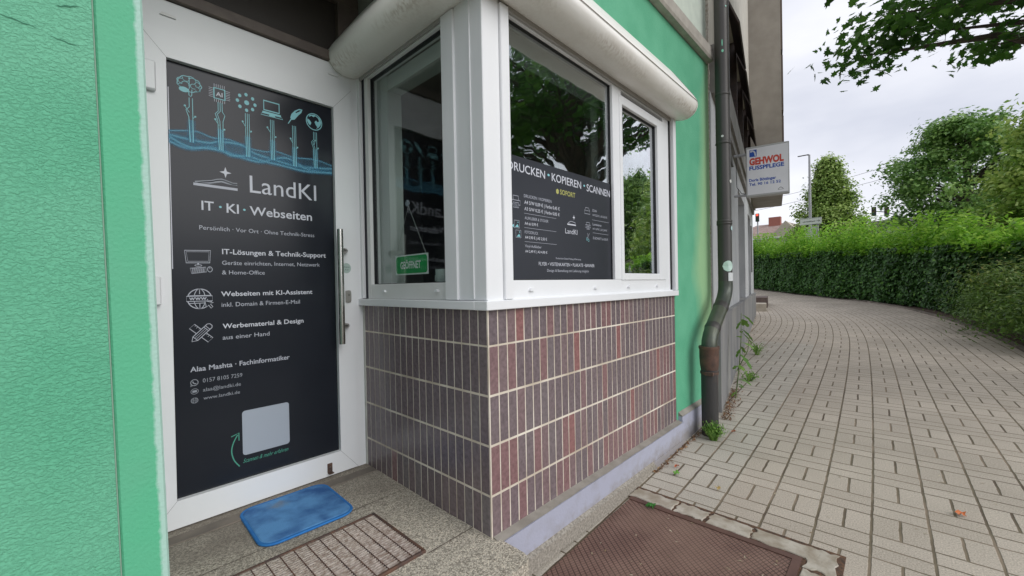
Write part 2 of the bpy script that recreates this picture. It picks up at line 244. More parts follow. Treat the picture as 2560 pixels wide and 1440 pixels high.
# ------------------------------------------------------------------ mesh helper
class MB:
    def __init__(s): s.v = []; s.f = []; s.m = []; s.tint = []; s.sm = []
    def add(s, vs, fs, mi=0, tint=0., smooth=False):
        o = len(s.v); s.v += [tuple(v) for v in vs]
        for f in fs: s.f.append(tuple(o+i for i in f)); s.m.append(mi); s.tint.append(tint); s.sm.append(smooth)
        return s
    def box(s, x0, x1, y0, y1, z0, z1, mi=0, tint=0., bev=0):
        if bev:
            b = bev; P = []
            # chamfered box : 24 vertices
            X, Y, Z = (x0, x1), (y0, y1), (z0, z1); idx = {}
            for i in (0, 1):
                for j in (0, 1):
                    for k in (0, 1):
                        c = (X[i], Y[j], Z[k]); sg = (1-2*i, 1-2*j, 1-2*k)
                        for a in range(3):
                            p = list(c)
                            for q in range(3):
                                if q != a: p[q] += sg[q]*b
                            idx[(i, j, k, a)] = len(P); P.append(tuple(p))
            fs = []
            for a in range(3):
                for s_ in (0, 1):
                    o = [q for q in range(3) if q != a]; ring = []
                    for (p, q) in ((0, 0), (1, 0), (1, 1), (0, 1)):
                        k = [0, 0, 0]; k[a] = s_; k[o[0]] = p; k[o[1]] = q; ring.append(idx[(*k, a)])
                    fs.append(ring if (s_ == 1) ^ (a == 1) else ring[::-1])
            for a in range(3):                         # edges along axis a
                o = [q for q in range(3) if q != a]
                for (p, q) in ((0, 0), (1, 0), (1, 1), (0, 1)):
                    e = []
                    for s_ in (0, 1):
                        k = [0, 0, 0]; k[a] = s_; k[o[0]] = p; k[o[1]] = q; e.append(tuple(k))
                    fs.append([idx[(*e[0], o[0])], idx[(*e[0], o[1])], idx[(*e[1], o[1])], idx[(*e[1], o[0])]])
            for i in (0, 1):
                for j in (0, 1):
                    for k in (0, 1): fs.append([idx[(i, j, k, 0)], idx[(i, j, k, 1)], idx[(i, j, k, 2)]])
            return s.add(P, fs, mi, tint)
        v = [(x0, y0, z0), (x1, y0, z0), (x1, y1, z0), (x0, y1, z0), (x0, y0, z1), (x1, y0, z1), (x1, y1, z1), (x0, y1, z1)]
        return s.add(v, [(0, 3, 2, 1), (4, 5, 6, 7), (0, 1, 5, 4), (1, 2, 6, 5), (2, 3, 7, 6), (3, 0, 4, 7)], mi, tint)
    def prism(s, pts, fn, a, b, mi=0, smooth=False, caps=True):
        """pts 2-D profile, fn(p, q, t)->xyz, extruded from t=a to t=b"""
        n = len(pts); v = [fn(p[0], p[1], a) for p in pts]+[fn(p[0], p[1], b) for p in pts]
        s.add(v, [(i, (i+1) % n, n+(i+1) % n, n+i) for i in range(n)], mi, smooth=smooth)
        if caps: s.add(v, [tuple(range(n))[::-1], tuple(range(n, 2*n))], mi)
        return s
    def tube(s, path, rad, seg=10, mi=0, caps=True, tint=0.):
        path = [Vector(p) for p in path]; rad = rad if isinstance(rad, (list, tuple)) else [rad]*len(path)
        rings = []; prev = None
        for i, p in enumerate(path):
            d = (path[min(i+1, len(path)-1)]-path[max(i-1, 0)]).normalized()
            if prev is None: a = d.orthogonal().normalized()
            else: a = (prev-d*prev.dot(d)).normalized()
            prev = a; b = d.cross(a); rings.append([p+(a*math.cos(2*math.pi*k/seg)+b*math.sin(2*math.pi*k/seg))*rad[i] for k in range(seg)])
        v = [q for r in rings for q in r]; f = []
        for i in range(len(rings)-1):
            for k in range(seg): f.append((i*seg+k, i*seg+(k+1) % seg, (i+1)*seg+(k+1) % seg, (i+1)*seg+k))
        s.add(v, f, mi, tint, True)
        if caps: s.add(v, [tuple(range(seg))[::-1], tuple(range((len(rings)-1)*seg, len(rings)*seg))], mi, tint)
        return s
    def disc(s, c, ax, r, mi=0, seg=20, ry=None, thick=0):
        c = Vector(c); ax = Vector(ax).normalized(); u = Vector((0, 0, 1)) if abs(ax.z) < .9 else Vector((1, 0, 0)); u = (u-ax*u.dot(ax)).normalized(); w_ = ax.cross(u); ry = ry or r
        v = [c+w_*r*math.cos(2*math.pi*k/seg)+u*ry*math.sin(2*math.pi*k/seg) for k in range(seg)]
        if thick:
            v2 = [p-ax*thick for p in v]; s.add(v+v2, [tuple(range(seg))]+[(k, seg+k, seg+(k+1) % seg, (k+1) % seg) for k in range(seg)], mi)
        else: s.add(v, [tuple(range(seg))], mi)
        return s

def build(name, mb, mats, parent=None, origin=None, smooth_all=False):
    """parts are modelled in their thing's frame: world coordinates minus the root's location"""
    me = bpy.data.meshes.new(name)
    root = parent
    while root is not None and root.parent is not None: root = root.parent
    off = Vector(root['_o']) if root is not None else Vector(origin or (0, 0, 0))
    me.from_pydata([(v[0]-off.x, v[1]-off.y, v[2]-off.z) for v in mb.v], [], mb.f)
    mats = mats if isinstance(mats, (list, tuple)) else [mats]
    for m in mats: me.materials.append(m)
    me.polygons.foreach_set('material_index', mb.m); me.polygons.foreach_set('use_smooth', [True]*len(mb.f) if smooth_all else mb.sm)
    if any(mb.tint):
        a = me.attributes.new('tint', 'FLOAT', 'FACE'); a.data.foreach_set('value', mb.tint)
    me.update()
    o = bpy.data.objects.new(name, me); COL.objects.link(o)
    if parent is not None: o.parent = parent
    else: o.location = off
    return o
def tag(o, label=None, cat=None, group=None, kind=None):
    if label: o['label'] = label
    if cat: o['category'] = cat
    if group: o['group'] = group
    if kind: o['kind'] = kind
    return o
def thing(name, loc, label, cat, group=None, rot=0, local=False):
    o = bpy.data.objects.new(name, None); COL.objects.link(o); o.location = loc; o.rotation_euler = (0, 0, rot); o.empty_display_size = .2
    o['_o'] = (0., 0., 0.) if local else tuple(float(c) for c in loc)
    return tag(o, label, cat, group)
def one(name, mb, mats, origin, label, cat, group=None, **k):
    return tag(build(name, mb, mats, None, origin, **k), label, cat, group)

# ------------------------------------------------------------------ lettering and flat artwork
_cache = {}
def glyphs(s, weight):
    k = (s, weight)
    if k in _cache: return _cache[k]
    c = bpy.data.curves.new("t", 'FONT'); c.body = s; c.size = 1; c.offset = max(weight, 0); c.resolution_u = 3
    if weight < 0: c.shear = .45
    o = bpy.data.objects.new("t", c); COL.objects.link(o); bpy.context.view_layer.update()
    me = bpy.data.meshes.new_from_object(o.evaluated_get(bpy.context.evaluated_depsgraph_get()))
    v = [(p.co.x, p.co.y) for p in me.vertices]; f = [tuple(p.vertices) for p in me.polygons]
    bpy.data.objects.remove(o); bpy.data.curves.remove(c); bpy.data.meshes.remove(me); _cache[k] = (v, f); return v, f
CAP = max(y for x, y in glyphs("H", 0)[0])
class Art:
    """flat printed artwork on a plane: fn(u, v, layer) -> xyz"""
    def __init__(s, fn): s.mb = MB(); s.fn = fn; s.mats = []; s.n = 0
    def mi(s, m):
        if m not in s.mats: s.mats.append(m)
        return s.mats.index(m)
    def poly(s, pts, m, layer=1): s.mb.add([s.fn(p[0], p[1], layer) for p in pts], [tuple(range(len(pts)))], s.mi(m)); return s
    def text(s, t, x0, y0, x1, y1, cap, weight, m, layer=2):
        v, f = glyphs(t, weight*.6 if weight > 0 else weight)
        if not v: return
        xs = [p[0] for p in v]; a, b = min(xs), max(xs); sx = (x1-x0)/(b-a) if b > a else 1; sy = cap/CAP; y = (y0+y1)/2
        if t in ('·', '•'):
            return s.ellipse(x0+(x1-x0)/2, y+cap*.42, abs(x1-x0)*.5, cap*(.12 if t == '·' else .2), m, layer)
        s.mb.add([s.fn(x0+(p[0]-a)*sx, y+p[1]*sy, layer) for p in v], f, s.mi(m))
    def line(s, pts, wd, m, layer=2, closed=False):
        n = len(pts); P = [Vector((p[0], p[1])) for p in pts]; Lf = []; Rt = []
        for i in range(n):
            a = P[(i-1) % n] if (closed or i > 0) else P[i]; b = P[(i+1) % n] if (closed or i < n-1) else P[i]
            d = (b-a).normalized() if (b-a).length > 1e-9 else Vector((1, 0)); nn = Vector((-d.y, d.x))*wd/2; Lf.append(P[i]+nn); Rt.append(P[i]-nn)
        v = [s.fn(p.x, p.y, layer) for p in Lf+Rt]; r = range(n if closed else n-1)
        s.mb.add(v, [(i, (i+1) % n, n+(i+1) % n, n+i) for i in r], s.mi(m))
        return s
    def ellipse(s, cx, cy, rx, ry, m, layer=2, seg=18): return s.poly([(cx+rx*math.cos(2*math.pi*k/seg), cy+ry*math.sin(2*math.pi*k/seg)) for k in range(seg)], m, layer)
    def ring(s, cx, cy, rx, ry, wd, m, layer=2, a0=0, a1=360, seg=26):
        full = (a1-a0) >= 360; k = seg if full else seg+1
        return s.line([(cx+rx*math.cos(R(a0+(a1-a0)*i/seg)), cy+ry*math.sin(R(a0+(a1-a0)*i/seg))) for i in range(k)], wd, m, layer, closed=full)
    def rrect(s, x0, x1, y0, y1, r, m, layer=1):
        pts = []
        for cx, cy, a in ((x1-r, y1-r, 0), (x0+r, y1-r, 90), (x0+r, y0+r, 180), (x1-r, y0+r, 270)):
            for k in range(5): pts.append((cx+r*math.cos(R(a+k*22.5)), cy+r*math.sin(R(a+k*22.5))))
        return s.poly(pts, m, layer)
    def build(s, name, parent=None, **k): return build(name, s.mb, s.mats, parent, **k)
PW = flat("print_white", (.56, .58, .64)); PG = flat("print_grey", (.42, .44, .50)); PD = flat("print_dim", (.28, .30, .34)); PT = flat("print_teal", (.24, .55, .60))
PB = flat("print_blue_glow", (.06, .28, .46), alpha=.16); PBL = flat("print_blue_line", (.20, .56, .74), alpha=.30); PGR = flat("print_green", (.07, .30, .22)); PY = flat("print_yellow", (.42, .42, .13))
NAVY = mat("navy_film", (.018, .021, .028), .22, (.014, .017, .023), 1.5, spec=.22); NAVY2 = mat("navy_poster", (.034, .037, .046), .3, (.028, .031, .038), 1.5, spec=.28)
PC = {'white': PW, 'grey': PG, 'dim': PD, 'teal': PT, 'green': PGR, 'yellow': PY}
exec_texts = lambda art, rows: [art.text(r[0], *r[1:6], r[6], PC[r[7]]) for r in rows]

# ------------------------------------------------------------------ ground and path
def gz(x): return -1.345+.036*x if x < 30 else -1.345+.036*30+.012*(x-30)
REF = [(-30, .10), (-4, .10), (2, .13), (4.2, .19), (7.2, .33), (9.3, .48), (11.3, .74), (13, 1.12), (15, 1.72), (17, 2.62), (19, 3.75), (21.5, 5.25), (25, 7.4), (30, 10.6), (38, 15.8), (60, 30)]
def ref_curve(step=.25):
    # smooth polyline (Catmull-Rom) resampled by arc length
    P = [Vector((x, y)) for x, y in REF]; out = []
    for i in range(len(P)-1):
        p0 = P[max(i-1, 0)]; p1 = P[i]; p2 = P[i+1]; p3 = P[min(i+2, len(P)-1)]
        for k in range(24):
            t = k/24; m1 = (p2-p0)/2*((p2-p1).length/((p2-p0).length/2)); m2 = (p3-p1)/2*((p2-p1).length/((p3-p1).length/2))
            out.append(p1*(2*t**3-3*t**2+1)+m1*(t**3-2*t**2+t)+p2*(-2*t**3+3*t**2)+m2*(t**3-t**2))
    out.append(P[-1]); res = [out[0]]; acc = 0
    for a, b in zip(out, out[1:]):
        d = (b-a).length
        while acc+d >= step:
            t = (step-acc)/d; a = a+(b-a)*t; res.append(a.copy()); d = (b-a).length; acc = 0
        acc += d
    return res
RC = ref_curve()
def rc_frame(i):
    d = (RC[min(i+1, len(RC)-1)]-RC[max(i-1, 0)]).normalized(); return RC[i], d, Vector((-d.y, d.x))
KERB = -1.62
s0 = next(i for i, p in enumerate(RC) if p.x > 2.0)
mb = MB(); ts = [KERB, -1.2, -.8, -.4, 0, .4, .8, 1.2, 1.6, 2.0, 2.6]; uvs = []
for i in range(len(RC)):
    p, d, nrm = rc_frame(i)
    for t in ts:
        q = p+nrm*t; mb.v.append((q.x, q.y, gz(q.x))); uvs.append((t+.02, (i-s0)*.25))
nT = len(ts)
for i in range(len(RC)-1):
    for k in range(nT-1): mb.f.append((i*nT+k, (i+1)*nT+k, (i+1)*nT+k+1, i*nT+k+1)); mb.m.append(0); mb.tint.append(0); mb.sm.append(False)
path = build("pavement", mb, paving_mat(), None, (0, 0, 0)); tag(path, kind='structure')
ul = path.data.uv_layers.new(name="path")
for lp in path.data.loops: ul.data[lp.index].uv = uvs[lp.vertex_index]
# terrain sheet underneath, to the horizon
mb = MB(); xs = [-300, -60, -20, -5, 0, 5, 10, 15, 20, 25, 30, 45, 80, 160, 600]; ys = [-500, -120, -40, -10, 0, 10, 40, 120, 500]
for x in xs:
    for y in ys: mb.v.append((x, y, (gz(x) if x > -60 else gz(-60))-.06))
for i in range(len(xs)-1):
    for k in range(len(ys)-1): mb.f.append((i*len(ys)+k, (i+1)*len(ys)+k, (i+1)*len(ys)+k+1, i*len(ys)+k+1)); mb.m.append(0); mb.tint.append(0); mb.sm.append(True)
tag(build("ground", mb, mat("grassy_ground", (.06, .075, .03), .95, (.11, .09, .055), .8), None, (0, 0, 0)), kind='structure')
# kerb (thin concrete edging) and soil bed beyond it
mk = MB(); ms = MB()
for i in range(len(RC)-1):
    for (o, t0, t1, h0, h1) in ((mk, KERB-.07, KERB, -.1, .035), ):
        q = []
        for j in (i, i+1):
            p, d, nrm = rc_frame(j); a = p+nrm*t0; b = p+nrm*t1; za = gz(a.x)
            q += [(a.x, a.y, za+h0), (b.x, b.y, za+h0), (b.x, b.y, za+h1), (a.x, a.y, za+h1)]
        o.add(q, [(1, 5, 6, 2), (3, 2, 6, 7), (0, 3, 7, 4)])
rows = [KERB-.07, KERB-.5, KERB-1.2, KERB-2.5]
for i in range(0, len(RC), 2):
    p, d, nrm = rc_frame(i)
    for t in rows:
        q = p+nrm*t; ms.v.append((q.x, q.y, gz(q.x)+.015+.05*mn.noise(Vector((q.x*2, q.y*2, 0)))*(t < KERB-.2)))
nr = len(rows); ni = len(range(0, len(RC), 2))
for i in range(ni-1):
    for k in range(nr-1): ms.f.append((i*nr+k, i*nr+k+1, (i+1)*nr+k+1, (i+1)*nr+k)); ms.m.append(0); ms.tint.append(0); ms.sm.append(True)
tag(build("kerb", mk, mat("kerb_concrete", (.22, .19, .155), .9, (.12, .10, .08), 6, bump=.4), None, (0, 0, 0)), kind='structure')
tag(build("soil_bed", ms, mat("soil", (.065, .042, .03), 1, (.12, .08, .055), 9, bump=1, bscale=30), None, (0, 0, 0)), kind='structure')

# ------------------------------------------------------------------ the green shop building
YF, XC, YD, XE = 1.2526, 1.182, 2.33, 3.97
shop = thing("shop_building", (1.2, 1.3, -1.31), "green plastered corner shop with white bay window and recessed glass door", "building")
SB = lambda name, mb, mats, par=None, **k: build(name, mb, mats, par or shop, **k)
def lean(m):
    m.v = [(v[0]-.0178*max(-1.6, min(1.8, v[2])) if v[0] > -1 else v[0], v[1], v[2]) for v in m.v]; return m
SB("rough_plaster_wall", lean(MB().box(-6, .0515, YF, 2.6, -1.6, 1.8).box(-6, .0515-.0178*0, YF, 2.6, 1.8, 5)), MROUGH)
o = SB("smooth_plaster_band", lean(MB().box(.0545, .1345, YF+.001, 2.6, -1.6, 1.72, bev=.004)), MBAND)
SB("shell", MB().box(-6, 3.9, 5.4, 5.6, -1.6, 5).box(-6, 3.9, 1.7, 5.5, 4.9, 5.05).box(3.8, 3.93, 1.6, 5.5, -1.6, 4.95).box(-6, -5.8, 2.5, 5.5, -1.6, 4.95), MINT)  # unseen back walls and roof, added to keep sky light out of the interior
MCK = mat("crack_dark", (.045, .18, .11), .95)
for (x, z, w_, h_, a_) in ((-.04, .60, .05, .003, -4), (-.075, .585, .03, .002, -2), (-.062, .535, .06, .0022, -8), (.0, .52, .045, .0022, -9), (.035, .635, .008, .006, 20), (.028, .628, .004, .004, 0), (.005, .595, .04, .004, 24)):
    _ck = MB(); p_ = [(x+math.cos(R(a_))*w_*(t-.5), z+math.sin(R(a_))*w_*(t-.5)+.0009*math.sin(t*17+x*90)) for t in np.linspace(0, 1, 9)]
    for k in range(8): _ck.add([(p_[k][0], YF-.0012, p_[k][1]-h_/2*math.sin(math.pi*k/8)), (p_[k+1][0], YF-.0012, p_[k+1][1]-h_/2*math.sin(math.pi*(k+1)/8)), (p_[k+1][0], YF-.0012, p_[k+1][1]+h_/3*math.sin(math.pi*(k+1)/8)), (p_[k][0], YF-.0012, p_[k][1]+h_/3*math.sin(math.pi*k/8))], [(0, 1, 2, 3)])
    SB('plaster_crack', _ck, MCK)

SB("plaster_joint", lean(MB().box(.0519, .0541, YF+.0025, 1.4, -1.5, 1.72)), mat("joint_dirt", (.24, .36, .28), .9))
wl = MB().box(3.137, XE, YF, 2.2, -1.06, 1.3).box(1.2, XE, YF, 1.45, 1.3, 1.95).box(.06, 1.2, YF, 1.5, 1.72, 1.95)
SB("green_wall", wl, MFRONT)
SB("upper_wall", MB().box(.06, XE, YF+.012, 1.6, 1.95, 5), MPALE)
SB("cornice", MB().prism([(0, 1.955), (.05, 1.955), (.06, 1.975), (.06, 2.06), (.045, 2.07), (0, 2.075)], lambda p, q, t: (t, YF-p, q), .06, XE-.02), MMOULD)
# torn white edge where two plasters meet
e = MB()
for k in range(90):
    z0 = -1.0+k*.062; w0 = .02+.018*random.random()
    if .9*k < 200: e.box(XE, XE+w0, YF-.003-.004*random.random(), 1.4, z0, z0+.064)
SB("plaster_edge", e, mat("chipped_plaster", (.55, .52, .46), .95, (.3, .25, .2), 40, bump=1))
SB("corner_trim", MB().box(XE+.04, XE+.10, YF+.02, 1.45, .42, 5, bev=.004).box(XE+.042, XE+.098, YF+.018, 1.45, -.36, .405, bev=.004), mat("grey_trim", (.52, .51, .53), .6, (.44, .42, .44), 5))
# plinth: mortar ledge, lavender face, rough concrete foot, lower lavender face
mj = MB(); lx = np.linspace(1.19, 3.15, 40)
vv = []
for x in lx:
    f_ = (x-1.19)/1.96; yo = 1.212+.004*mn.noise(Vector((x*9, 0, 0)))
    vv += [(x, YF+.01, -1.050), (x, yo, -1.064+.006*mn.noise(Vector((x*7, 3, 0))))]
mj.add(vv, [(2*i, 2*i+1, 2*i+3, 2*i+2) for i in range(len(lx)-1)])
mj.box(1.19, 3.15, 1.2165, YF+.05, -1.1, -1.068)
SB("mortar_ledge", mj, MMORT)
la = MB()
la.box(1.21, 3.17, 1.209, YF+.05, -1.195, -1.0665)
la.box(3.17, 3.96, 1.221, YF+.05, -1.34, -1.03).box(2.32, 3.17, 1.207, YF+.05, -1.34, -1.196)
la.box(1.21, 2.32, 1.214, YF+.05, -1.5, -1.27)
SB("painted_plinth", la, MLAV)
cc = MB(); n_ = 60; vv = []
for i in range(n_+1):
    x = 1.21+i*(2.72-1.21)/n_; fade = min(1, (2.72-x)/.4); yo = 1.212-.022*fade+.003*mn.noise(Vector((x*25, 1, 0))); zb = -1.268+.03*(1-fade)+.006*mn.noise(Vector((x*6, 5, 0)))
    vv += [(x, 1.2095, -1.188), (x, yo, -1.2), (x, yo-.003, zb), (x, 1.2145, zb-.012)]
cc.add(vv, [(4*i+k, 4*i+k+1, 4*i+4+k+1, 4*i+4+k) for i in range(n_) for k in range(3)])
SB("concrete_foot", cc, MCONC)
SB("wall_cap", MB().prism([(0, -1.03), (.0, -1.0), (-.032, -1.026)], lambda p, q, t: (t, YF-.001+p, q), 3.17, 3.9), MMORT)

# tile cladding
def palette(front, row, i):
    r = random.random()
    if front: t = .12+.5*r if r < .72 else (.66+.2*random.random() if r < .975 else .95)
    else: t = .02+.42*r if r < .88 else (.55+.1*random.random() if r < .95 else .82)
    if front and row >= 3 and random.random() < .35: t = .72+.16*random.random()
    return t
core = MB().box(XC+.0012, 3.135, YF+.0012, 2.6, -1.5, -.101)
zr = [(-.2505, -.103)] + [(-.2586-.21*(k)-.2, -.2586-.21*k) for k in range(3)] + [(-1.056, -.8886)]
for r_, (za, zb) in enumerate(zr):
    x = XC+.0075; i = 0
    while x < 3.12:
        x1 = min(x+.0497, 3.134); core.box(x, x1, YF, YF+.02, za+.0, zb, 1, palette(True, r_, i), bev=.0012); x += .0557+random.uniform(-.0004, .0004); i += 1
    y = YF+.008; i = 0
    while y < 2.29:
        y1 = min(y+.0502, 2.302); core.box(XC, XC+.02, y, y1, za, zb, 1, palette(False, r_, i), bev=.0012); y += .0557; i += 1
SB("tile_cladding", core, [MGROUT, MTILE])
SB("side_trim_strip", MB().box(XC-.004, XC+.02, 2.304, 2.336, -1.05, -.103), mat("old_white_paint", (.55, .56, .52), .6, (.42, .42, .38), 9))
# window sill
sl = MB().box(XC-.028, 3.15, YF-.028, YF+.05, -.1027, -.064, bev=.0025).box(XC-.0285, XC+.05, YF+.05, 2.325, -.1022, -.0645, bev=.0025)
sl.prism([(-.064, 0), (-.055, 0), (-.058, .02), (-.064, .024)], lambda p, q, t: (t, YF+.02-q, p), XC, 3.1)
SB("window_sill", sl, MW)
# corner post
cp = MB().box(XC-.004, 1.278, YF-.003, 1.432, -.063, 1.9, bev=.003).box(XC-.009, XC+.01, 1.325, 1.331, -.055, 1.8)
SB("corner_post", cp, MW)

def ring_frame(mb, fn, u0, u1, v0, v1, tl, tr, tb, tt, d0, d1, mi=0, bev=.002):
    """rectangular frame; fn(u0,u1,d0,d1,v0,v1)->box args"""
    for (a, b, c, d) in ((u0, u0+tl, v0, v1), (u1-tr, u1, v0, v1), (u0+tl, u1-tr, v0, v0+tb), (u0+tl, u1-tr, v1-tt, v1)):
        mb.box(*fn(a, b, d0, d1, c, d), mi, bev=bev)
    return mb
fx = lambda a, b, d0, d1, c, d: (a, b, d0, d1, c, d)              # frame in a y-plane
fy = lambda a, b, d0, d1, c, d: (d0, d1, a, b, c, d)              # frame in an x-plane
# side window
sw = SB("side_window", ring_frame(MB(), fy, 1.432, 2.268, -.0635, 1.262, .083, .038, .082, .055, XC+.006, XC+.07), MWS)
tag(sw, "narrow side window facing the recessed door")
gb = MB(); ring_frame(gb, fy, 1.514, 2.231, .0180, 1.207, .0045, .0045, .0045, .0045, XC+.026, XC+.05, bev=0); build("glazing_bead", gb, flat("rubber_black", (.02, .02, .022)), sw)
build("pane", MB().box(XC+.034, XC+.038, 1.518, 2.229, .021, 1.204), MGLASS_S, sw)
ir = MB().box(XC+.07, XC+.16, 2.12, 2.20, -.06, 1.26).box(XC+.07, XC+.1, 2.205, 2.24, -.06, 1.26).box(XC+.072, XC+.16, 1.5, 2.12, 1.12, 1.2)
build("inner_frame", ir, mat("inner_white", (.4, .42, .4), .5), sw)
for y in (2.08, 1.60): build("drain_cap", MB().prism([(-.014, -.026), (.014, -.026), (.014, -.02), (.006, -.013), (-.006, -.013), (-.014, -.02)], lambda p, q, t: (t, y+p, q), XC-.006, XC+.006), MW, sw)
SB("guide_rail", MB().box(XC-.014, XC+.02, 1.428, 1.515, -.062, 1.225, bev=.003), MW); SB("guide_rail", MB().box(XC-.01, XC+.012, 2.302, 2.333, -.062, 1.235, bev=.003), MW); SB("guide_rail", MB().box(XC+.012, XC+.03, 2.268, 2.302, -.062, 1.25), flat("gap_blue_black", (.02, .022, .035)))  # last box is a black strip put in for the shaded groove
# front window
fw_ = MB(); ring_frame(fw_, fx, 1.278, 3.078, -.0635, 1.262, .052, .098, .085, .064, YF+.006, YF+.07)
fw_.box(2.255, 2.362, YF+.004, YF+.07, .022, 1.199, bev=.003)
fwin = SB("front_window", fw_, MW); tag(fwin, "wide front window of the bay with two panes")
sash = MB(); ring_frame(sash, fx, 2.33, 2.985, .018, 1.165, .034, .11, .042, .055, YF-.002, YF+.05, bev=.003); build("sash", sash, MW, fwin)
gb = MB(); ring_frame(gb, fx, 1.328, 2.256, .0215, 1.1985, .0045, .0045, .0045, .0045, YF+.022, YF+.05, bev=0); ring_frame(gb, fx, 2.3635, 2.8755, .0595, 1.1105, .004, .004, .004, .004, YF+.018, YF+.05, bev=0); build("glazing_bead", gb, flat("rubber_black2", (.02, .02, .022)), fwin)
build("pane", MB().box(1.332, 2.253, YF+.030, YF+.034, .0245, 1.196), MGLASS, fwin)
build("pane", MB().box(2.366, 2.873, YF+.028, YF+.032, .062, 1.108), MGLASS, fwin)
for x in (1.47, 2.03, 2.42, 2.84): build("drain_cap", MB().prism([(-.017, -.03), (.017, -.03), (.017, -.024), (.008, -.016), (-.008, -.016), (-.017, -.024)], lambda p, q, t: (x+p, t, q), YF-.006, YF+.006), MW, fwin)
build("inner_shutter_casing", MB().box(1.30, 3.0, YF+.09, YF+.25, 1.07, 1.3).box(2.16, 2.24, YF+.10, YF+.14, -.05, 1.1).box(2.80, 2.86, YF+.09, YF+.12, -.05, 1.05), mat("inner_grey", (.13, .125, .115), .6), fwin)
SB("guide_rail", MB().box(1.2785, 1.330, YF-.016, YF+.02, -.062, 1.215, bev=.003), MW)
SB("guide_rail", MB().box(3.102, 3.147, YF-.026, YF+.02, -.062, 1.235, bev=.003), MW)
SB("rail_gap", MB().box(3.079, 3.101, YF+.002, YF+.02, -.06, 1.25), MDARK)
SB("roller_shutter_edge", MB().box(1.332, 3.1, YF-.008, YF+.004, 1.205, 1.255, bev=.002).box(XC-.008, XC+.004, 1.516, 2.3, 1.212, 1.255, bev=.002), mat("shutter_grey", (.36, .35, .33), .5))
# roller shutter box, mitred round the corner
prof = [(0, 1.232), (.03, 1.219), (.07, 1.2135), (.10, 1.2145), (.125, 1.222), (.148, 1.236), (.166, 1.256), (.177, 1.28), (.180, 1.30), (.178, 1.318), (.170, 1.343), (.155, 1.37), (.0, 1.60)]
rb = MB(); n_ = len(prof); vv = []
for (o_, z) in prof: vv.append((XC-o_, 2.327, z))
for (o_, z) in prof: vv.append((XC-o_, YF-o_, z))
for (o_, z) in prof: vv.append((3.175, YF-o_, z))
fs = []
for s_ in (0, 1):
    for k in range(n_-1): fs.append((s_*n_+k, s_*n_+k+1, (s_+1)*n_+k+1, (s_+1)*n_+k))
rb.add(vv, fs, 0, smooth=True); rb.add(vv, [tuple(range(n_))[::-1], tuple(range(2*n_, 3*n_))])
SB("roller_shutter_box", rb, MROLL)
sm_ = MB(); 
for (a, b) in (((.1795, 1.305), (.1805, 1.309)), ):
    sm_.add([(3.17, YF-a[0]-.001, a[1]+.012), (3.17, YF-b[0]-.0015, b[1]+.014), (XC-b[0], YF-b[0]-.0015, b[1]+.014), (XC-a[0], YF-a[0]-.001, a[1]+.012)], [(0, 1, 2, 3)])
for (nm_, f_c) in (("box_end_seam", lambda o_, z: (3.158, YF-o_-.0008, z+.0003)), ("box_end_seam", lambda o_, z: (XC-o_-.0008, 2.312, z+.0003))):
    SB(nm_, MB().tube([f_c(o_, z) for (o_, z) in prof], .0011, 4, caps=False), flat("seam_line", (.16, .15, .13)))
for (x, z) in ((3.14, 1.222), (1.22, 1.225)): SB("screw", MB().disc((x, YF-.105, z-.0085), (0, 0, -1), .004, 0, 8), MNICK)
SB("shutter_box_seam", sm_, flat("seam", (.2, .18, .15)))
# soffit, transom above the door, side wall above the bay
SB("soffit", MB().box(.136, XC+.02, YF, 2.33, 1.735, 1.9).box(XC, XC+.3, YF+.05, 2.33, 1.4, 1.735), mat("grey_soffit", (.26, .25, .22), .8, (.2, .19, .17), 6))
tr_ = MB().box(.136, XC, 2.300, 2.34, 1.272, 1.325, bev=.003).box(.136, XC, 2.303, 2.34, 1.62, 1.735, bev=.003).box(1.058, XC-.001, 2.301, 2.34, 1.325, 1.62, bev=.003)
tl_ = SB("transom", tr_, MBROWN); build("pane", MB().box(.10, 1.12, 2.342, 2.37, 1.28, 1.70), flat("dark_brown_panel", (.03, .025, .02), .4), tl_)
# door
df = MB().box(.136, .197, 2.322, 2.42, -1.06, 1.27, bev=.002).box(1.129, XC, 2.322, 2.42, -1.05, 1.27, bev=.002).box(.197, 1.129, 2.322, 2.42, 1.142, 1.27, bev=.002)
dfo = SB("door_frame", df, MW)
for x in (.31, 1.03): build("drain_cap", MB().prism([(-.028, -.006), (.028, -.006), (.028, .004), (-.02, .006)], lambda p, q, t: (x+p, t, 1.205+q), 2.314, 2.324), MWS, dfo)
dl = MB()
G0, G1, H0, H1, A0, A1, B0, B1 = .3003, 1.0251, -.916, 1.018, .199, 1.127, -1.036, 1.139
yf_ = 2.312
def mitre(p, q, r_, s_): dl.add([(a[0], yf_, a[1]) for a in (p, q, r_, s_)], [(0, 1, 2, 3)])
g_ = .0007
mitre((A0, B0), (A1, B0), (G1+0, H0-g_), (G0, H0-g_)); mitre((A1, B1), (A0, B1), (G0, H1+g_), (G1, H1+g_))
mitre((A0, B1-g_*2), (A0, B0+g_*2), (G0-g_, H0+g_*0), (G0-g_, H1)); mitre((A1, B0+g_*2), (A1, B1-g_*2), (G1+g_, H1), (G1+g_, H0))
for (a, b, c, d) in ((G0, H0, G1, H0), (G1, H0, G1, H1), (G1, H1, G0, H1), (G0, H1, G0, H0)):
    dl.add([(a, yf_, b), (c, yf_, d), (c, 2.3365, d), (a, 2.3365, b)], [(0, 1, 2, 3)])
dl.box(A0, A1, yf_+.001, 2.36, B0, H0-.001).box(A0, A1, yf_+.001, 2.36, H1+.001, B1).box(A0, G0-.001, yf_+.001, 2.36, H0, H1).box(G1+.001, A1, yf_+.001, 2.36, H0, H1)
door = SB("door", dl, MW); _sm = MB()
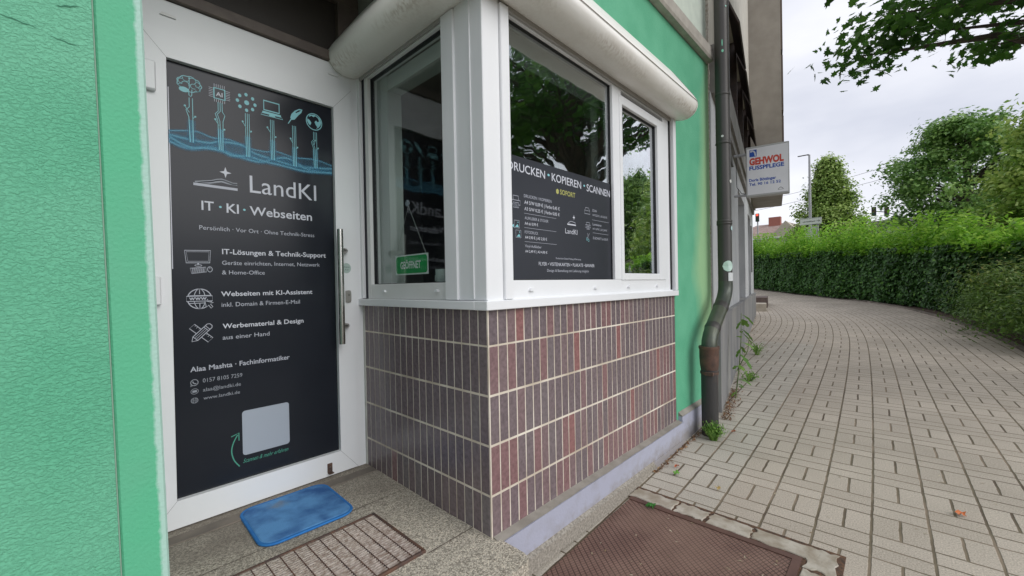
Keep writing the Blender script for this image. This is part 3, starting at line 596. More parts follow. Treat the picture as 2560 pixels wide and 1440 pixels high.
for (a, b, c, d) in ((A0, B0, G0, H0), (A1, B0, G1, H0), (A0, B1, G0, H1), (A1, B1, G1, H1)):
    n_v = Vector((-(d-b), c-a)).normalized()*.0006; _sm.add([(a-n_v.x, yf_-.0004, b-n_v.y), (c-n_v.x, yf_-.0004, d-n_v.y), (c+n_v.x, yf_-.0004, d+n_v.y), (a+n_v.x, yf_-.0004, b+n_v.y)], [(0, 1, 2, 3)])
_sm.box(A1, A1+.002, 2.319, 2.3215, B0, B1+.002).box(A0, A1, 2.319, 2.3215, B1, B1+.003)  # dark strips paint the shadow line in the gap round the leaf
build("seam", _sm, flat("seam_grey", (.22, .22, .22)), door); tag(door, "white glazed door with dark printed film")
build("door_pane", MB().box(G0-.01, G1+.01, 2.3375, 2.35, H0-.01, H1+.01), flat("black_rubber", (.01, .012, .012), .3), door)
for z in (.915, .005, -.875): build("hinge", MB().box(.205, .262, 2.285, 2.312, z-.062, z+.062, bev=.005), MW, door)
hb = MB().tube([(1.018, 2.245, .326), (1.018, 2.245, -.307)], .0155, 16)
hnd = build("handle", hb, MSTEEL, door)
for z in (.213, -.211):
    hm = MB().tube([(1.018, 2.250, z), (1.045, 2.268, z), (1.066, 2.29, z-.001), (1.07, 2.3115, z-.002)], [.010, .0125, .0145, .016], 12); build("handle_bracket", hm, MNICK, door)
lk = Art(lambda u, v, l: (u, 2.3115-.003*l, v)); lk.rrect(1.070, 1.103, -.083, -.012, .014, MNICK, 2); lk.mb.box(1.072, 1.101, 2.306, 2.3125, -.081, -.014, lk.mi(MNICK)); lk.poly([(1.087, -.045), (1.091, -.045), (1.091, -.033), (1.087, -.033)], MDARK, 2.2)
lk.build("lock", door)
st_ = Art(lambda u, v, l: (u, 2.3115-.0006*l, v)); st_.ellipse(1.080, .115, .027, .029, flat("sticker_mint", (.40, .5, .46)), 1, 28); st_.text("Ziehen", 1.063, .118, 1.099, .118, .007, .01, flat("sticker_ink", (.06, .09, .09)), 2); st_.text("Pull", 1.073, .102, 1.091, .102, .007, .01, flat("sticker_ink2", (.06, .09, .09)), 2)
st_.build("sticker", door)
bk = MB().box(.948, .974, 2.306, 2.312, -1.018, -.966, bev=.001).box(.948, .974, 2.285, 2.306, -1.018, -1.013).disc((.961, 2.3055, -.985), (0, -1, 0), .004, 1, 10)
build("latch_bracket", bk, [MRUST, MSTEEL], door)
SB("threshold", MB().box(.136, XC-.003, 2.262, 2.33, -1.062, -1.046, bev=.003).box(.136, XC-.003, 2.33, 2.4, -1.1, -1.04), MALU)
# shop interior seen through the glass
ii = MB()
ii.box(1.35, 3.3, 1.35, 4.6, -1.1, -1.06).box(1.2, 3.3, 4.5, 4.6, -1.06, 1.7).box(3.12, 3.2, 1.4, 4.5, -1.06, 1.7).box(XC+.01, 3.3, 1.4, 4.6, 1.5, 1.6).box(XC+.012, XC+.05, 2.4, 4.6, -1.0, 1.7)
SB("interior_wall", ii, MINT)
SB("inner_sill", MB().box(XC+.04, XC+.25, 1.30, 2.3, -.06, .0).box(1.3, 3.1, YF+.04, YF+.3, -.06, -.002), mat("inner_sill", (.35, .36, .35), .4))

# ---- door film artwork
Dr = Art(lambda u, v, l: (u, 2.3355-.0004*l, v))
Dr.poly([(G0+.004, H0+.003), (G1-.004, H0+.003), (G1-.004, H1-.004), (G0+.004, H1-.004)], NAVY, 0)
exec_texts(Dr, [('LandKI', .612, .484, .93, .481, .083, .0, 'white'), ('IT', .416, .373, .463, .374, .041, .02, 'white'), ('·', .483, .377, .494, .377, .042, .05, 'teal'), ('KI', .513, .372, .563, .371, .043, .02, 'white'),
 ('·', .581, .375, .592, .375, .043, .05, 'teal'), ('Webseiten', .609, .372, .905, .37, .042, .02, 'white'), ('Persönlich · Vor Ort · Ohne Technik-Stress', .406, .284, .915, .281, .019, 0, 'grey'),
 ('IT-Lösungen & Technik-Support', .491, .173, .975, .173, .024, .022, 'white'), ('Geräte einrichten, Internet, Netzwerk', .49, .123, .941, .122, .019, 0, 'grey'), ('& Home-Office', .489, .077, .669, .077, .019, 0, 'grey'),
 ('Webseiten mit KI-Assistent', .483, -.025, .898, -.028, .022, .022, 'white'), ('inkl. Domain & Firmen-E-Mail', .484, -.075, .833, -.078, .02, 0, 'grey'), ('Werbematerial & Design', .486, -.177, .849, -.181, .022, .022, 'white'),
 ('aus einer Hand', .485, -.232, .684, -.231, .02, 0, 'grey'), ('Alaa Mashta · Fachinformatiker', .36, -.365, .776, -.364, .022, .022, 'grey'), ('0157 8105 7259', .405, -.419, .561, -.42, .018, 0, 'dim'),
 ('alaa@landki.de', .405, -.46, .554, -.462, .016, 0, 'dim'), ('www.landki.de', .406, -.496, .55, -.501, .015, 0, 'dim'), ('Scannen & mehr erfahren', .556, -.843, .76, -.835, .019, -1, 'green'), ('AI', .481, .916, .508, .916, .019, .03, 'white')])
# logo: star over a hill line
def star(A_, cx, cy, rx, ry, m):
    pts = []
    for k in range(8):
        a = R(90+45*k); q = 1 if k % 2 == 0 else .33; pts.append((cx+rx*q*math.cos(a), cy+ry*q*math.sin(a)))
    A_.poly(pts, m, 2)
Dr.poly([(G0+.005, .10), (G0+.0085, .10), (G0+.0085, .90), (G0+.005, .90)], PW, 1)
star(Dr, .512, .561, .024, .026, PW)
Dr.line([(.388, .488), (.56, .487)], .012, PG, 2); Dr.poly([(.394, .495), (.42, .503), (.456, .511), (.48, .521), (.497, .525), (.516, .520), (.539, .513), (.559, .514), (.559, .506), (.52, .507), (.495, .512), (.45, .498)], PD, 2); Dr.line([(.394, .497), (.42, .503), (.456, .511), (.48, .521), (.497, .525), (.516, .520), (.539, .513), (.559, .514)], .009, PD, 2)
# six stems with nodes rising out of a glowing wave
for i, (x, zt, zb, nx, nz) in enumerate([(.386, .875, .675, -.022, .82), (.497, .888, .663, -.02, .79), (.608, .868, .656, -.02, .81), (.7185, .867, .664, -.022, .81), (.8235, .865, .652, -.018, .78), (.931, .859, .664, .0, .80)]):
    k_ = 2 if i == 0 else 3
    offs = [-.006, .006] if k_ == 2 else [-.008, 0, .008]
    for j, o_ in enumerate(offs):
        if i in (0, 1, 5):
            b_ = -.012 if o_ <= 0 else (.010 if i == 1 else 0)
            Dr.line([(x+o_, zt), (x+o_, zt-.042), (x+o_+b_, zt-.058), (x+o_+b_*.2, zt-.088), (x+o_*.9, zb)], .0026, PT, 3)
        else: Dr.line([(x+o_, zt), (x+o_, zt-.06), (x+o_*.9, zb)], .0026, PT, 3)
    Dr.line([(x+nx, nz+.012), (x-.006, nz-.012)], .0026, PT, 3); Dr.ellipse(x+nx, nz+.014, .0042, .0048, PT, 3, 10)
    Dr.line([(x+.006, nz-.036), (x+.014, nz-.028)], .0026, PT, 3); Dr.ellipse(x+.015, nz-.026, .0038, .0042, PT, 3, 10)
    [Dr.poly([(x-q, zb-.004), (x+q, zb-.004), (x+q*.8, zb+.10), (x-q*.8, zb+.10)], PBL if q < .012 else PB, 2.9+q) for q in (.010, .014, .02)]
waves = [[(.305, .707), (.357, .72), (.408, .728), (.464, .715), (.534, .721), (.611, .7), (.683, .698), (.737, .71), (.821, .698), (.929, .708), (1.02, .692)],
 [(.305, .69), (.377, .686), (.45, .687), (.496, .704), (.582, .707), (.631, .681), (.714, .667), (.814, .654), (.91, .66), (1.02, .675)],
 [(.305, .661), (.376, .644), (.455, .669), (.514, .661), (.58, .647), (.661, .641), (.72, .668), (.792, .686), (.891, .647), (1.02, .652)],
 [(.305, .681), (.376, .651), (.441, .661), (.504, .659), (.542, .647), (.609, .658), (.682, .648), (.763, .643), (.879, .635), (1.02, .652)]]
def smooth(p, n=6):
    o = []
    for i in range(len(p)-1):
        p0, p1, p2, p3 = [Vector(p[max(0, min(len(p)-1, k))]) for k in (i-1, i, i+1, i+2)]
        for k in range(n):
            t = k/n; q = .5*((2*p1)+(-p0+p2)*t+(2*p0-5*p1+4*p2-p3)*t*t+(-p0+3*p1-3*p2+p3)*t**3); o.append((q.x, q.y))
    return o+[p[-1]]
for i, wv_ in enumerate(waves):
    for j, wd_ in enumerate((.026, .017, .010, .006, .003)): Dr.line(smooth(wv_), wd_*(1 if i else .5), PB if j < 2 else PBL, 2.2+.15*i+.03*j)
xs_ = np.linspace(.305, 1.02, 50)
iw = [np.interp(xs_, [p[0] for p in smooth(q)], [p[1] for p in smooth(q)]) for q in waves]
for (a, b, l_) in ((1, 3, 1.4), (1, 2, 1.6), (2, 3, 1.8), (0, 1, 1.2)):
    for k in range(49): Dr.poly([(xs_[k], iw[a][k]), (xs_[k+1], iw[a][k+1]), (xs_[k+1], iw[b][k+1]), (xs_[k], iw[b][k])], PB, l_)
# brain
bx, bz = .382, .936
def blob(cx, cy, rx, ry, amp, nn, seg=40, ph=0): return [(cx+(rx+amp*math.cos(nn*2*math.pi*k/seg+ph))*math.cos(2*math.pi*k/seg), cy+(ry+amp*math.cos(nn*2*math.pi*k/seg+ph))*math.sin(2*math.pi*k/seg)) for k in range(seg)]
Dr.line(blob(bx, bz, .044, .034, .0018, 9), .0032, PT, 2, closed=True)
for cx, cy, r_, a0, a1 in ((-.028, .006, .012, 20, 260), (-.012, .02, .012, 150, 400), (.012, .018, .013, -60, 170), (.028, .006, .012, -120, 110), (-.014, -.004, .013, -20, 190), (.016, -.006, .012, 40, 300), (.03, -.016, .010, -140, 80), (-.03, -.014, .009, 60, 280)):
    Dr.ring(bx+cx, bz+cy, r_, r_*.9, .0024, PT, 2, a0, a1, 12)
Dr.line([(bx, bz+.034), (bx, bz-.02)], .0026, PT, 2.2); Dr.ellipse(.362, .906, .018, .012, PT, 2.1)
Dr.line([(bx-.003, bz-.022), (bx-.002, .886), (bx+.004, .881), (bx+.008, .888), (bx+.009, bz-.022)], .003, PT, 2.2)
# chip
for a in range(6):
    t = -.02+.008*a
    for (p, q) in (((.4955+t, .956), (.4955+t, .971)), ((.4955+t, .887), (.4955+t, .9)), ((.454, .928+t), (.470, .928+t)), ((.521, .928+t), (.538, .928+t))): Dr.line([p, q], .0024, PG, 2)
Dr.line([(.474, .904), (.517, .904), (.517, .952), (.474, .952)], .006, PT, 2.3, closed=True)
# molecule
Dr.ellipse(.607, .921, .011, .012, PT, 2, 8)
for x, z in ((.578, .948), (.605, .96), (.633, .948), (.643, .92), (.632, .895), (.606, .884), (.578, .895), (.568, .922)): Dr.ellipse(x, z, .0072, .0085, PT, 2, 14)
# laptop
Dr.line([(.682, .91), (.753, .91), (.753, .957), (.682, .957)], .0065, PT, 2, closed=True); Dr.poly([(.676, .903), (.760, .903), (.762, .893), (.674, .893)], PT, 2.1)
Dr.line([(.668, .883), (.674, .893), (.762, .893), (.770, .883)], .003, PT, 2.2, closed=True); Dr.poly([(.704, .885), (.735, .885), (.732, .892), (.707, .892)], PT, 2.3)
# feather
Dr.poly([(.868, .963), (.851, .963), (.829, .947), (.812, .925), (.806, .905), (.812, .894), (.827, .899), (.846, .926), (.862, .945)], PT, 2); Dr.line([(.812, .9), (.795, .87)], .004, PT, 2.1); Dr.poly([(.862, .958), (.848, .955), (.832, .94), (.835, .936), (.85, .947)], NAVY, 2.5)
# globe
Dr.ring(.928, .915, .041, .044, .0045, PT, 2); Dr.poly([(.90, .935), (.915, .945), (.925, .94), (.935, .948), (.948, .94), (.955, .925), (.947, .918), (.938, .925), (.93, .915), (.936, .9), (.945, .89), (.938, .88), (.95, .888), (.962, .905), (.966, .92), (.958, .942), (.93, .955), (.905, .948)], PT, 2.1)
Dr.poly([(.893, .925), (.905, .918), (.913, .905), (.906, .89), (.898, .898), (.891, .912)], PT, 2.2)
# services icons
Dr.line([(.355, .128), (.442, .13), (.446, .187), (.350, .184)], .0032, PG, 2, closed=True); Dr.line([(.361, .135), (.437, .137), (.44, .181), (.356, .178)], .0018, PG, 2, closed=True)
Dr.line([(.399, .128), (.397, .119)], .006, PG, 2); Dr.ring(.399, .117, .013, .004, .002, PG, 2)
Dr.line([(.374, .08), (.429, .088), (.426, .11), (.369, .104)], .0024, PG, 2, closed=True)
for k in range(4): Dr.line([(.375+.0, .085+.006*k), (.424, .091+.005*k)], .0016, PG, 2)
for k in range(6): Dr.line([(.379+.008*k, .083+.001*k), (.376+.008*k, .104+.001*k)], .0014, PG, 2)
Dr.ring(.442, .1, .009, .012, .0024, PG, 2); Dr.line([(.442, .101), (.442, .111)], .0018, PG, 2)
Dr.ring(.401, -.035, .045, .045, .004, PG, 2); Dr.ring(.401, -.035, .021, .045, .0028, PG, 2); Dr.line([(.401, .01), (.401, -.014)], .0028, PG, 2); Dr.line([(.401, -.055), (.401, -.08)], .0028, PG, 2)
for dz in (.012, -.055): Dr.line([(.363, -.024+dz*.3 if dz > 0 else -.055), (.440, -.024+dz*.3 if dz > 0 else -.055)], .0028, PG, 2)
Dr.poly([(.353, -.046), (.449, -.046), (.449, -.023), (.353, -.023)], NAVY, 2.3); Dr.line([(.353, -.046), (.449, -.046), (.449, -.023), (.353, -.023)], .0028, PG, 2.5, closed=True); Dr.text("www.", .362, -.041, .432, -.041, .019, .02, PG, 2.6)
Dr.poly([(.42, -.045), (.452, -.055), (.441, -.061), (.450, -.074), (.443, -.08), (.434, -.066), (.425, -.075)], NAVY, 2.8); Dr.line([(.42, -.045), (.452, -.055), (.441, -.061), (.450, -.074), (.443, -.08), (.434, -.066), (.425, -.075)], .003, PG, 3, closed=True)
def rot(pts, cx, cy, a): c, s_ = math.cos(R(a)), math.sin(R(a)); return [(cx+x*c-y*s_, cy+x*s_+y*c) for x, y in pts]
Dr.line(rot([(-.048, -.013), (.048, -.013), (.048, .013), (-.048, .013)], .404, -.193, -45), .0028, PG, 2, closed=True)
for k in range(9): Dr.line(rot([(-.04+.01*k, .013), (-.04+.01*k, .004 if k % 2 else .007)], .404, -.193, -45), .0018, PG, 2)
Dr.poly(rot([(-.05, 0), (-.032, -.0125), (.052, -.0125), (.052, .0125), (-.032, .0125)], .404, -.193, 45), NAVY, 2.3)
Dr.line(rot([(-.05, 0), (-.032, -.0125), (.045, -.0125), (.052, -.006), (.052, .006), (.045, .0125), (-.032, .0125)], .404, -.193, 45), .003, PG, 2.5, closed=True)
for q in ((-.032, ), (.026, ), (.034, )): Dr.line(rot([(q[0], -.0125), (q[0], .0125)], .404, -.193, 45), .0024, PG, 2.6)
for q in (-.004, .004): Dr.line(rot([(-.03, q), (.024, q)], .404, -.193, 45), .0016, PG, 2.6)
# contact icons
Dr.ring(.374, -.414, .0135, .0135, .0026, PD, 2); Dr.line([(.362, -.422), (.360, -.430), (.368, -.426)], .0026, PD, 2); Dr.line([(.368, -.408), (.370, -.415), (.376, -.420), (.381, -.419)], .0042, PD, 2)
Dr.ring(.374, -.454, .0135, .012, .0018, PD, 2); Dr.poly([(.366, -.459), (.382, -.459), (.382, -.449), (.366, -.449)], PD, 2)
Dr.ring(.373, -.495, .0125, .012, .002, PD, 2); Dr.ring(.373, -.495, .0055, .012, .0015, PD, 2); Dr.line([(.361, -.495), (.385, -.495)], .0015, PD, 2); Dr.line([(.363, -.489), (.383, -.489)], .0012, PD, 2); Dr.line([(.363, -.501), (.383, -.501)], .0012, PD, 2)
# blank code card, arrow
Dr.rrect(.556, .767, -.803, -.587, .014, flat("print_card", (.34, .38, .44)), 2)
Dr.line(smooth([(.541, -.85), (.519, -.813), (.510, -.769), (.518, -.73), (.536, -.696)]), .005, PGR, 2); Dr.line([(.509, -.699), (.525, -.694), (.541, -.688), (.541, -.725)], .004, PGR, 2)
Dr.build("door_film", door)

# ---- front window poster
Fr = Art(lambda u, v, l: (u, YF+.0275-.0004*l, v))
Fr.poly([(1.334, .0265), (2.2505, .0265), (2.2505, .602), (1.334, .592)], NAVY2, 0)
exec_texts(Fr, [('DRUCKEN', 1.347, .524, 1.617, .523, .038, .012, 'white'), ('•', 1.637, .534, 1.654, .535, .03, 0, 'teal'), ('KOPIEREN', 1.671, .523, 1.935, .523, .039, .012, 'white'), ('•', 1.958, .533, 1.974, .534, .028, 0, 'teal'),
 ('SCANNEN', 1.99, .520, 2.244, .520, .039, .012, 'white'), ('SOFORT', 1.739, .465, 1.876, .465, .025, .02, 'yellow'), ('DRUCKEN / KOPIEREN', 1.456, .41, 1.665, .41, .014, 0, 'grey'),
 ('A4 S/W 0,09 € | Farbe 0,45 €', 1.458, .379, 1.733, .38, .016, .01, 'white'), ('A3 S/W 0,25 € | Farbe 0,85 €', 1.458, .35, 1.731, .35, .015, .01, 'white'), ('AUFKLEBER & STICKER', 1.459, .307, 1.637, .308, .013, 0, 'grey'),
 ('A4 ab 0,99 €', 1.458, .282, 1.556, .282, .013, .01, 'white'), ('FOTODRUCK', 1.457, .241, 1.555, .241, .013, 0, 'grey'), ('A4 0,90 € | A3 2,50 €', 1.458, .217, 1.623, .217, .013, .01, 'white'),
 ('Vinyl-Aufkleber', 1.457, .176, 1.579, .176, .013, 0, 'grey'), ('A4 2,49 € | A3 4,90 €', 1.458, .152, 1.624, .152, .012, .01, 'white'), ('LandKI', 1.779, .267, 1.89, .266, .026, 0, 'white'),
 ('SCAN', 2.045, .411, 2.09, .411, .014, 0, 'grey'), ('A4 0,25 € | A3 0,35 €', 2.046, .386, 2.207, .387, .012, 0, 'grey'), ('Laminieren', 2.045, .332, 2.14, .333, .014, 0, 'grey'), ('A4 1,49 € | A3 2,49 €', 2.044, .308, 2.204, .308, .012, 0, 'grey'),
 ('ZUSCHNITT ab 0,50 €', 2.045, .254, 2.212, .254, .013, 0, 'grey'), ('Kostenlose Daten-Prüfung & Beratung', 1.694, .129, 1.919, .128, .009, 0, 'grey'), ('FLYER • VISITENKARTEN • PLAKATE • BANNER', 1.556, .093, 2.057, .093, .017, 0, 'white'),
 ('Design & Bestellung mit Lieferung möglich', 1.62, .063, 1.995, .063, .013, 0, 'grey')])
for a, b in (((1.455, .335), (1.702, .335)), ((1.455, .268), (1.701, .268)), ((1.455, .2025), (1.702, .2025)), ((2.042, .3635), (2.225, .3635)), ((2.046, .29), (2.219, .29))): Fr.line([a, b], .0014, PG, 2)
star(Fr, 1.86, .357, .012, .016, PW); Fr.line([(1.799, .3165), (1.877, .3165)], .007, PW, 2); Fr.line([(1.805, .324), (1.83, .334), (1.85, .333), (1.875, .328)], .003, PG, 2)
Fr.poly([(1.718, .49), (1.728, .483), (1.728, .468), (1.716, .462), (1.706, .468), (1.706, .483)], PY, 2)
def printer(x0, x1, z0, z1):
    w_ = x1-x0; h = z1-z0; Fr.line([(x0+.2*w_, z0+.62*h), (x0+.2*w_, z1), (x1-.2*w_, z1), (x1-.2*w_, z0+.62*h)], .0022, PG, 2); Fr.line([(x0, z0+.25*h), (x1, z0+.25*h), (x1, z0+.62*h), (x0, z0+.62*h)], .0024, PG, 2, closed=True)
    Fr.poly([(x0+.2*w_, z0), (x1-.2*w_, z0), (x1-.2*w_, z0+.42*h), (x0+.2*w_, z0+.42*h)], NAVY, 2.3); Fr.line([(x0+.2*w_, z0), (x1-.2*w_, z0), (x1-.2*w_, z0+.42*h), (x0+.2*w_, z0+.42*h)], .0022, PG, 2.5, closed=True)
    for k in (1, 2, 3): Fr.line([(x0+.3*w_, z0+.1*h*k), (x1-.3*w_, z0+.1*h*k)], .0014, PG, 2.6)
printer(1.369, 1.429, .355, .399+.01); printer(1.971, 2.023, .306, .344)
for (a, b) in ((1.385, .262), (1.395, .218)):
    Fr.line([(a, b), (a+.035, b), (a+.035, b+.034), (a, b+.034)], .002, PG, 2, closed=True); Fr.poly([(a+.004, b+.004), (a+.031, b+.004), (a+.022, b+.018), (a+.014, b+.010)], PT, 2); Fr.ellipse(a+.026, b+.026, .003, .003, PT, 2, 8)
Fr.poly([(1.368, .27), (1.383, .262), (1.383, .278)], PT, 2)
Fr.line([(1.963, .392), (2.020, .392), (2.016, .41), (2.006, .426), (1.976, .426), (1.967, .41)], .0022, PG, 2, closed=True); Fr.line([(1.967, .41), (2.016, .41)], .0018, PG, 2)
Fr.ring(1.984, .25, .006, .007, .002, PT, 2); Fr.ring(2.0, .244, .006, .007, .002, PT, 2); Fr.line([(1.987, .256), (2.01, .283)], .002, PG, 2); Fr.line([(1.998, .251), (1.990, .283)], .002, PG, 2)
Fr.build("window_poster", fwin)

# ------------------------------------------------------------------ things on and around the shop
step = MB(); sx_, sy_ = .136, 1.05
vv = [(-2.0, sy_, -1.06), (1.17, sy_, -1.06), (1.196, sy_+.012, -1.06), (1.208, sy_+.045, -1.06), (1.208, YF+.06, -1.06), (XC+.01, YF+.06, -1.06), (XC+.01, 2.4, -1.04), (.13, 2.4, -1.04), (.13, 1.30, -1.055), (-2.0, 1.30, -1.06)]
n_ = len(vv); step.add(vv+[(x, y, -1.5) for x, y, z in vv], [tuple(range(n_))]+[(i, n_+i, n_+(i+1) % n_, (i+1) % n_) for i in range(n_)])
for (a, b, c, d) in ((.95, XC, 1.372, 1.376), (.136, XC, 1.885, 1.888)): step.add([(a, c, -1.0565+(c-1.3)*.0185), (b, c, -1.0565+(c-1.3)*.0185), (b, d, -1.0565+(c-1.3)*.0185), (a, d, -1.0565+(c-1.3)*.0185)], [(0, 1, 2, 3)], 1)
one("doorstep", step, [MGRAN, flat("step_joint", (.09, .07, .055), .9)], (.6, 1.6, -1.3), "speckled aggregate doorstep slab in front of the white glazed door", "step")
one("mortar_strip", MB().box(.137, XC-.002, 2.19, 2.262, -1.055, -1.040, bev=.002), mat("brown_screed", (.14, .12, .10), .9, (.2, .17, .14), 9), (.6, 2.22, -1.05), "dull brown screed strip along the foot of the door", "threshold strip")

# door mat
mat_ = thing("door_mat", (.705, 2.07, -1.048), "blue velour door mat with stains lying before the door", "door mat")
def rr(cx, cy, w_, h, r_, a, seg=6):
    pts = []
    for qx, qy, s_ in ((w_/2-r_, h/2-r_, 0), (-w_/2+r_, h/2-r_, 90), (-w_/2+r_, -h/2+r_, 180), (w_/2-r_, -h/2+r_, 270)):
        for k in range(seg+1): pts.append((qx+r_*math.cos(R(s_+k*90/seg)), qy+r_*math.sin(R(s_+k*90/seg))))
    return rot(pts, cx, cy, a)
def slab(mb, rings, mi=0):
    n = len(rings[0][0]); v = []
    for pts, z in rings: v += [(p[0], p[1], z) for p in pts]
    f = [(k*n+i, k*n+(i+1) % n, (k+1)*n+(i+1) % n, (k+1)*n+i) for k in range(len(rings)-1) for i in range(n)]
    mb.add(v, f, mi); mb.add(v, [tuple(range((len(rings)-1)*n, len(rings)*n))], mi)
    return mb
R_ = lambda w_, h, r_: rr(.705, 2.07, w_, h, r_, -1.5)
zs = -1.046
build("border", slab(MB(), [(R_(.395, .40, .065), zs), (R_(.40, .405, .067), zs+.005), (R_(.395, .40, .064), zs+.010), (R_(.378, .383, .056), zs+.0095)]), mat("blue_binding", (.012, .14, .42), .8, (.02, .17, .46), 30), mat_)
pm = mat("blue_velour", (.045, .13, .34), .95, (.13, .33, .63), 8, ndet=9, bump=1, bscale=300, spec=.1, ramp=(.36, .62)); t_, n_n, l_, b_ = nodes(pm)
src = b_.inputs['Base Color'].links[0].from_socket; g = n_n.new("ShaderNodeNewGeometry"); a = n_n.new("ShaderNodeTexNoise"); a.inputs['Scale'].default_value = 6.5; a.inputs['Detail'].default_value = 4; mpv = n_n.new("ShaderNodeMapping"); mpv.inputs['Location'].default_value = (3.1, 1.7, 0); l_(g.outputs['Position'], mpv.inputs[0]); l_(mpv.outputs[0], a.inputs[0])
r_m = n_n.new("ShaderNodeMapRange"); r_m.inputs[1].default_value = .64; r_m.inputs[2].default_value = .74; r_m.inputs[4].default_value = .6; l_(a.outputs[0], r_m.inputs[0]); mixn = n_n.new("ShaderNodeMixRGB"); l_(r_m.outputs[0], mixn.inputs[0]); l_(src, mixn.inputs[1]); mixn.inputs[2].default_value = (.22, .24, .26, 1); l_(mixn.outputs[0], b_.inputs['Base Color'])
build("pile", slab(MB(), [(R_(.379, .384, .056), zs+.008), (R_(.366, .371, .051), zs+.0115), (R_(.30, .30, .05), zs+.012)]), pm, mat_)

# boot scraper grate let into the step
gt = thing("foot_grate", (.63, 1.59, -1.055), "rusty framed foot grate with close bars set in the doorstep", "grate")
gx0, gx1, gy0, gy1, zt_ = .19, .948, 1.386, 1.80, -1.050
ff = MB(); ring_frame(ff, lambda a, b, d0, d1, c, d: (a, b, c, d, d0, d1), gx0, gx1, gy0, gy1, .012, .012, .012, .012, zt_-.02, zt_+.004, bev=.002); build("frame", ff, MRUST, gt)
bb = MB(); yb = gy0+.02
while yb < gy1-.016: bb.box(gx0+.012, gx1-.012, yb, yb+.0048, zt_-.006, zt_+.001); yb += .0142
build("bars", bb, mat("worn_steel_bars", (.60, .53, .48), .45, (.30, .23, .19), 60, metal=.1), gt)
rd = MB(); x_ = gx0+.05
while x_ < gx1-.02: rd.box(x_, x_+.0034, gy0+.012, gy1-.012, zt_-.010, zt_+.0018); x_ += .050
build("cross_rods", rd, MRUST, gt)
build("pit", MB().box(gx0+.006, gx1-.006, gy0+.006, gy1-.006, zt_-.016, zt_-.0085), mat("pit_dark_brown", (.045, .034, .03), .9, (.06, .045, .04), 60), gt)  # flat dark brown sheet close under the bars

# metal cover plate and its broken concrete border
P0x, P1x, P0y, P1y = .55, 2.235, .335, 1.165
cvp = thing("cover_plate", (1.6, .75, -1.29), "brown ribbed metal cellar cover let into the paving beside the shop wall", "cover plate")
def sloped(mb, x0, x1, y0, y1, dz0, dz1, mi=0):
    v = [(x, y, gz(x)+dz) for dz in (dz0, dz1) for (x, y) in ((x0, y0), (x1, y0), (x1, y1), (x0, y1))]
    return mb.add(v, [(0, 3, 2, 1), (4, 5, 6, 7), (0, 1, 5, 4), (1, 2, 6, 5), (2, 3, 7, 6), (3, 0, 4, 7)], mi)
build("plate", sloped(MB(), P0x, P1x-.035, P0y+.035, P1y, -.03, .006), MPLATE, cvp)
build("frame", sloped(sloped(MB(), P1x-.033, P1x, P0y, P1y, -.03, .010), P0x, P1x-.033, P0y, P0y+.033, -.03, .0098), MPAINTBR, cvp)
cbm = MB(); rnd = random.Random(3)
def chunk(x0, x1, y0, y1):
    N = 7; top = []; 
    for (a, b) in [(x0, y0), (x1, y0), (x1, y1), (x0, y1)]: pass
    pts = []
    for k in range(N): pts.append((x0+(x1-x0)*k/N, y0+rnd.uniform(-.004, .012)))
    for k in range(N): pts.append((x1+rnd.uniform(-.012, .004), y0+(y1-y0)*k/N))
    for k in range(N): pts.append((x1-(x1-x0)*k/N, y1+rnd.uniform(-.012, .004)))
    for k in range(N): pts.append((x0+rnd.uniform(-.004, .012), y1-(y1-y0)*k/N))
    n = len(pts); v = [(x, y, gz(x)-.02) for x, y in pts]+[(x, y, gz(x)+.006) for x, y in pts]+[((x-(x0+x1)/2)*.93+(x0+x1)/2, (y-(y0+y1)/2)*.96+(y0+y1)/2, gz(x)+.009+rnd.uniform(-.001, .001)) for x, y in pts]
    cbm.add(v, [(k*n+i, k*n+(i+1) % n, (k+1)*n+(i+1) % n, (k+1)*n+i) for k in (0, 1) for i in range(n)]+[tuple(range(2*n, 3*n))], smooth=False)
yy = P1y+.02
for h in (.26, .17, .21, .28): chunk(P1x+.006, P1x+.115, yy-h+.006, yy); yy -= h
chunk(P1x-.06, P1x+.12, P0y-.125, P0y-.008); chunk(1.75, P1x-.07, P0y-.12, P0y-.01); chunk(1.2, 1.74, P0y-.12, P0y-.01)
one("concrete_border", cbm, mat("old_concrete", (.47, .43, .365), .95, (.30, .255, .195), 14, bump=.8, bscale=60), (2.2, .6, -1.28), "cracked pale concrete border framing the brown metal cover", "kerb")
# dirt filling round the border
one("joint_dirt", sloped(sloped(MB(), P1x-.002, P1x+.135, P0y-.14, 1.2, -.03, .0045), 1.1, P1x+.135, P0y-.145, P0y, -.03, .0043), mat("red_debris", (.15, .08, .045), 1, (.06, .04, .03), 60, bump=1, bscale=120), (2.3, .6, -1.28), "reddish dirt packed in the gaps of the concrete border", "dirt")

# hanging open sign
op = thing("open_sign", (XC+.05, 1.895, .07), "green sign reading open in German, hanging on a cord inside the side window", "sign")
Os = Art(lambda u, v, l: (XC+.056-.0006*l, 2.047-u, v))
wht = flat("sign_white", (.85, .87, .85)); 
Os.mb.box(XC+.0562, XC+.058, 2.047-.306, 2.047, .066, .173, Os.mi(wht)); Os.rrect(.007, .299, .073, .166, .018, flat("sign_green", (.015, .36, .09)), 1)
Os.text("GEÖFFNET", .05, .1, .242, .1, .036, .05, wht, 2); build("board", Os.mb, Os.mats, op)
build("cord", MB().tube([(XC+.055, 2.035, .17), (XC+.05, 1.9, .43), (XC+.055, 1.755, .17)], .0013, 6), flat("cord", (.5, .5, .48)), op)
build("suction_cup", MB().tube([(XC+.043, 1.9, .445), (XC+.056, 1.9, .445)], [.018, .006], 14), flat("clear_rubber", (.3, .33, .38)), op)
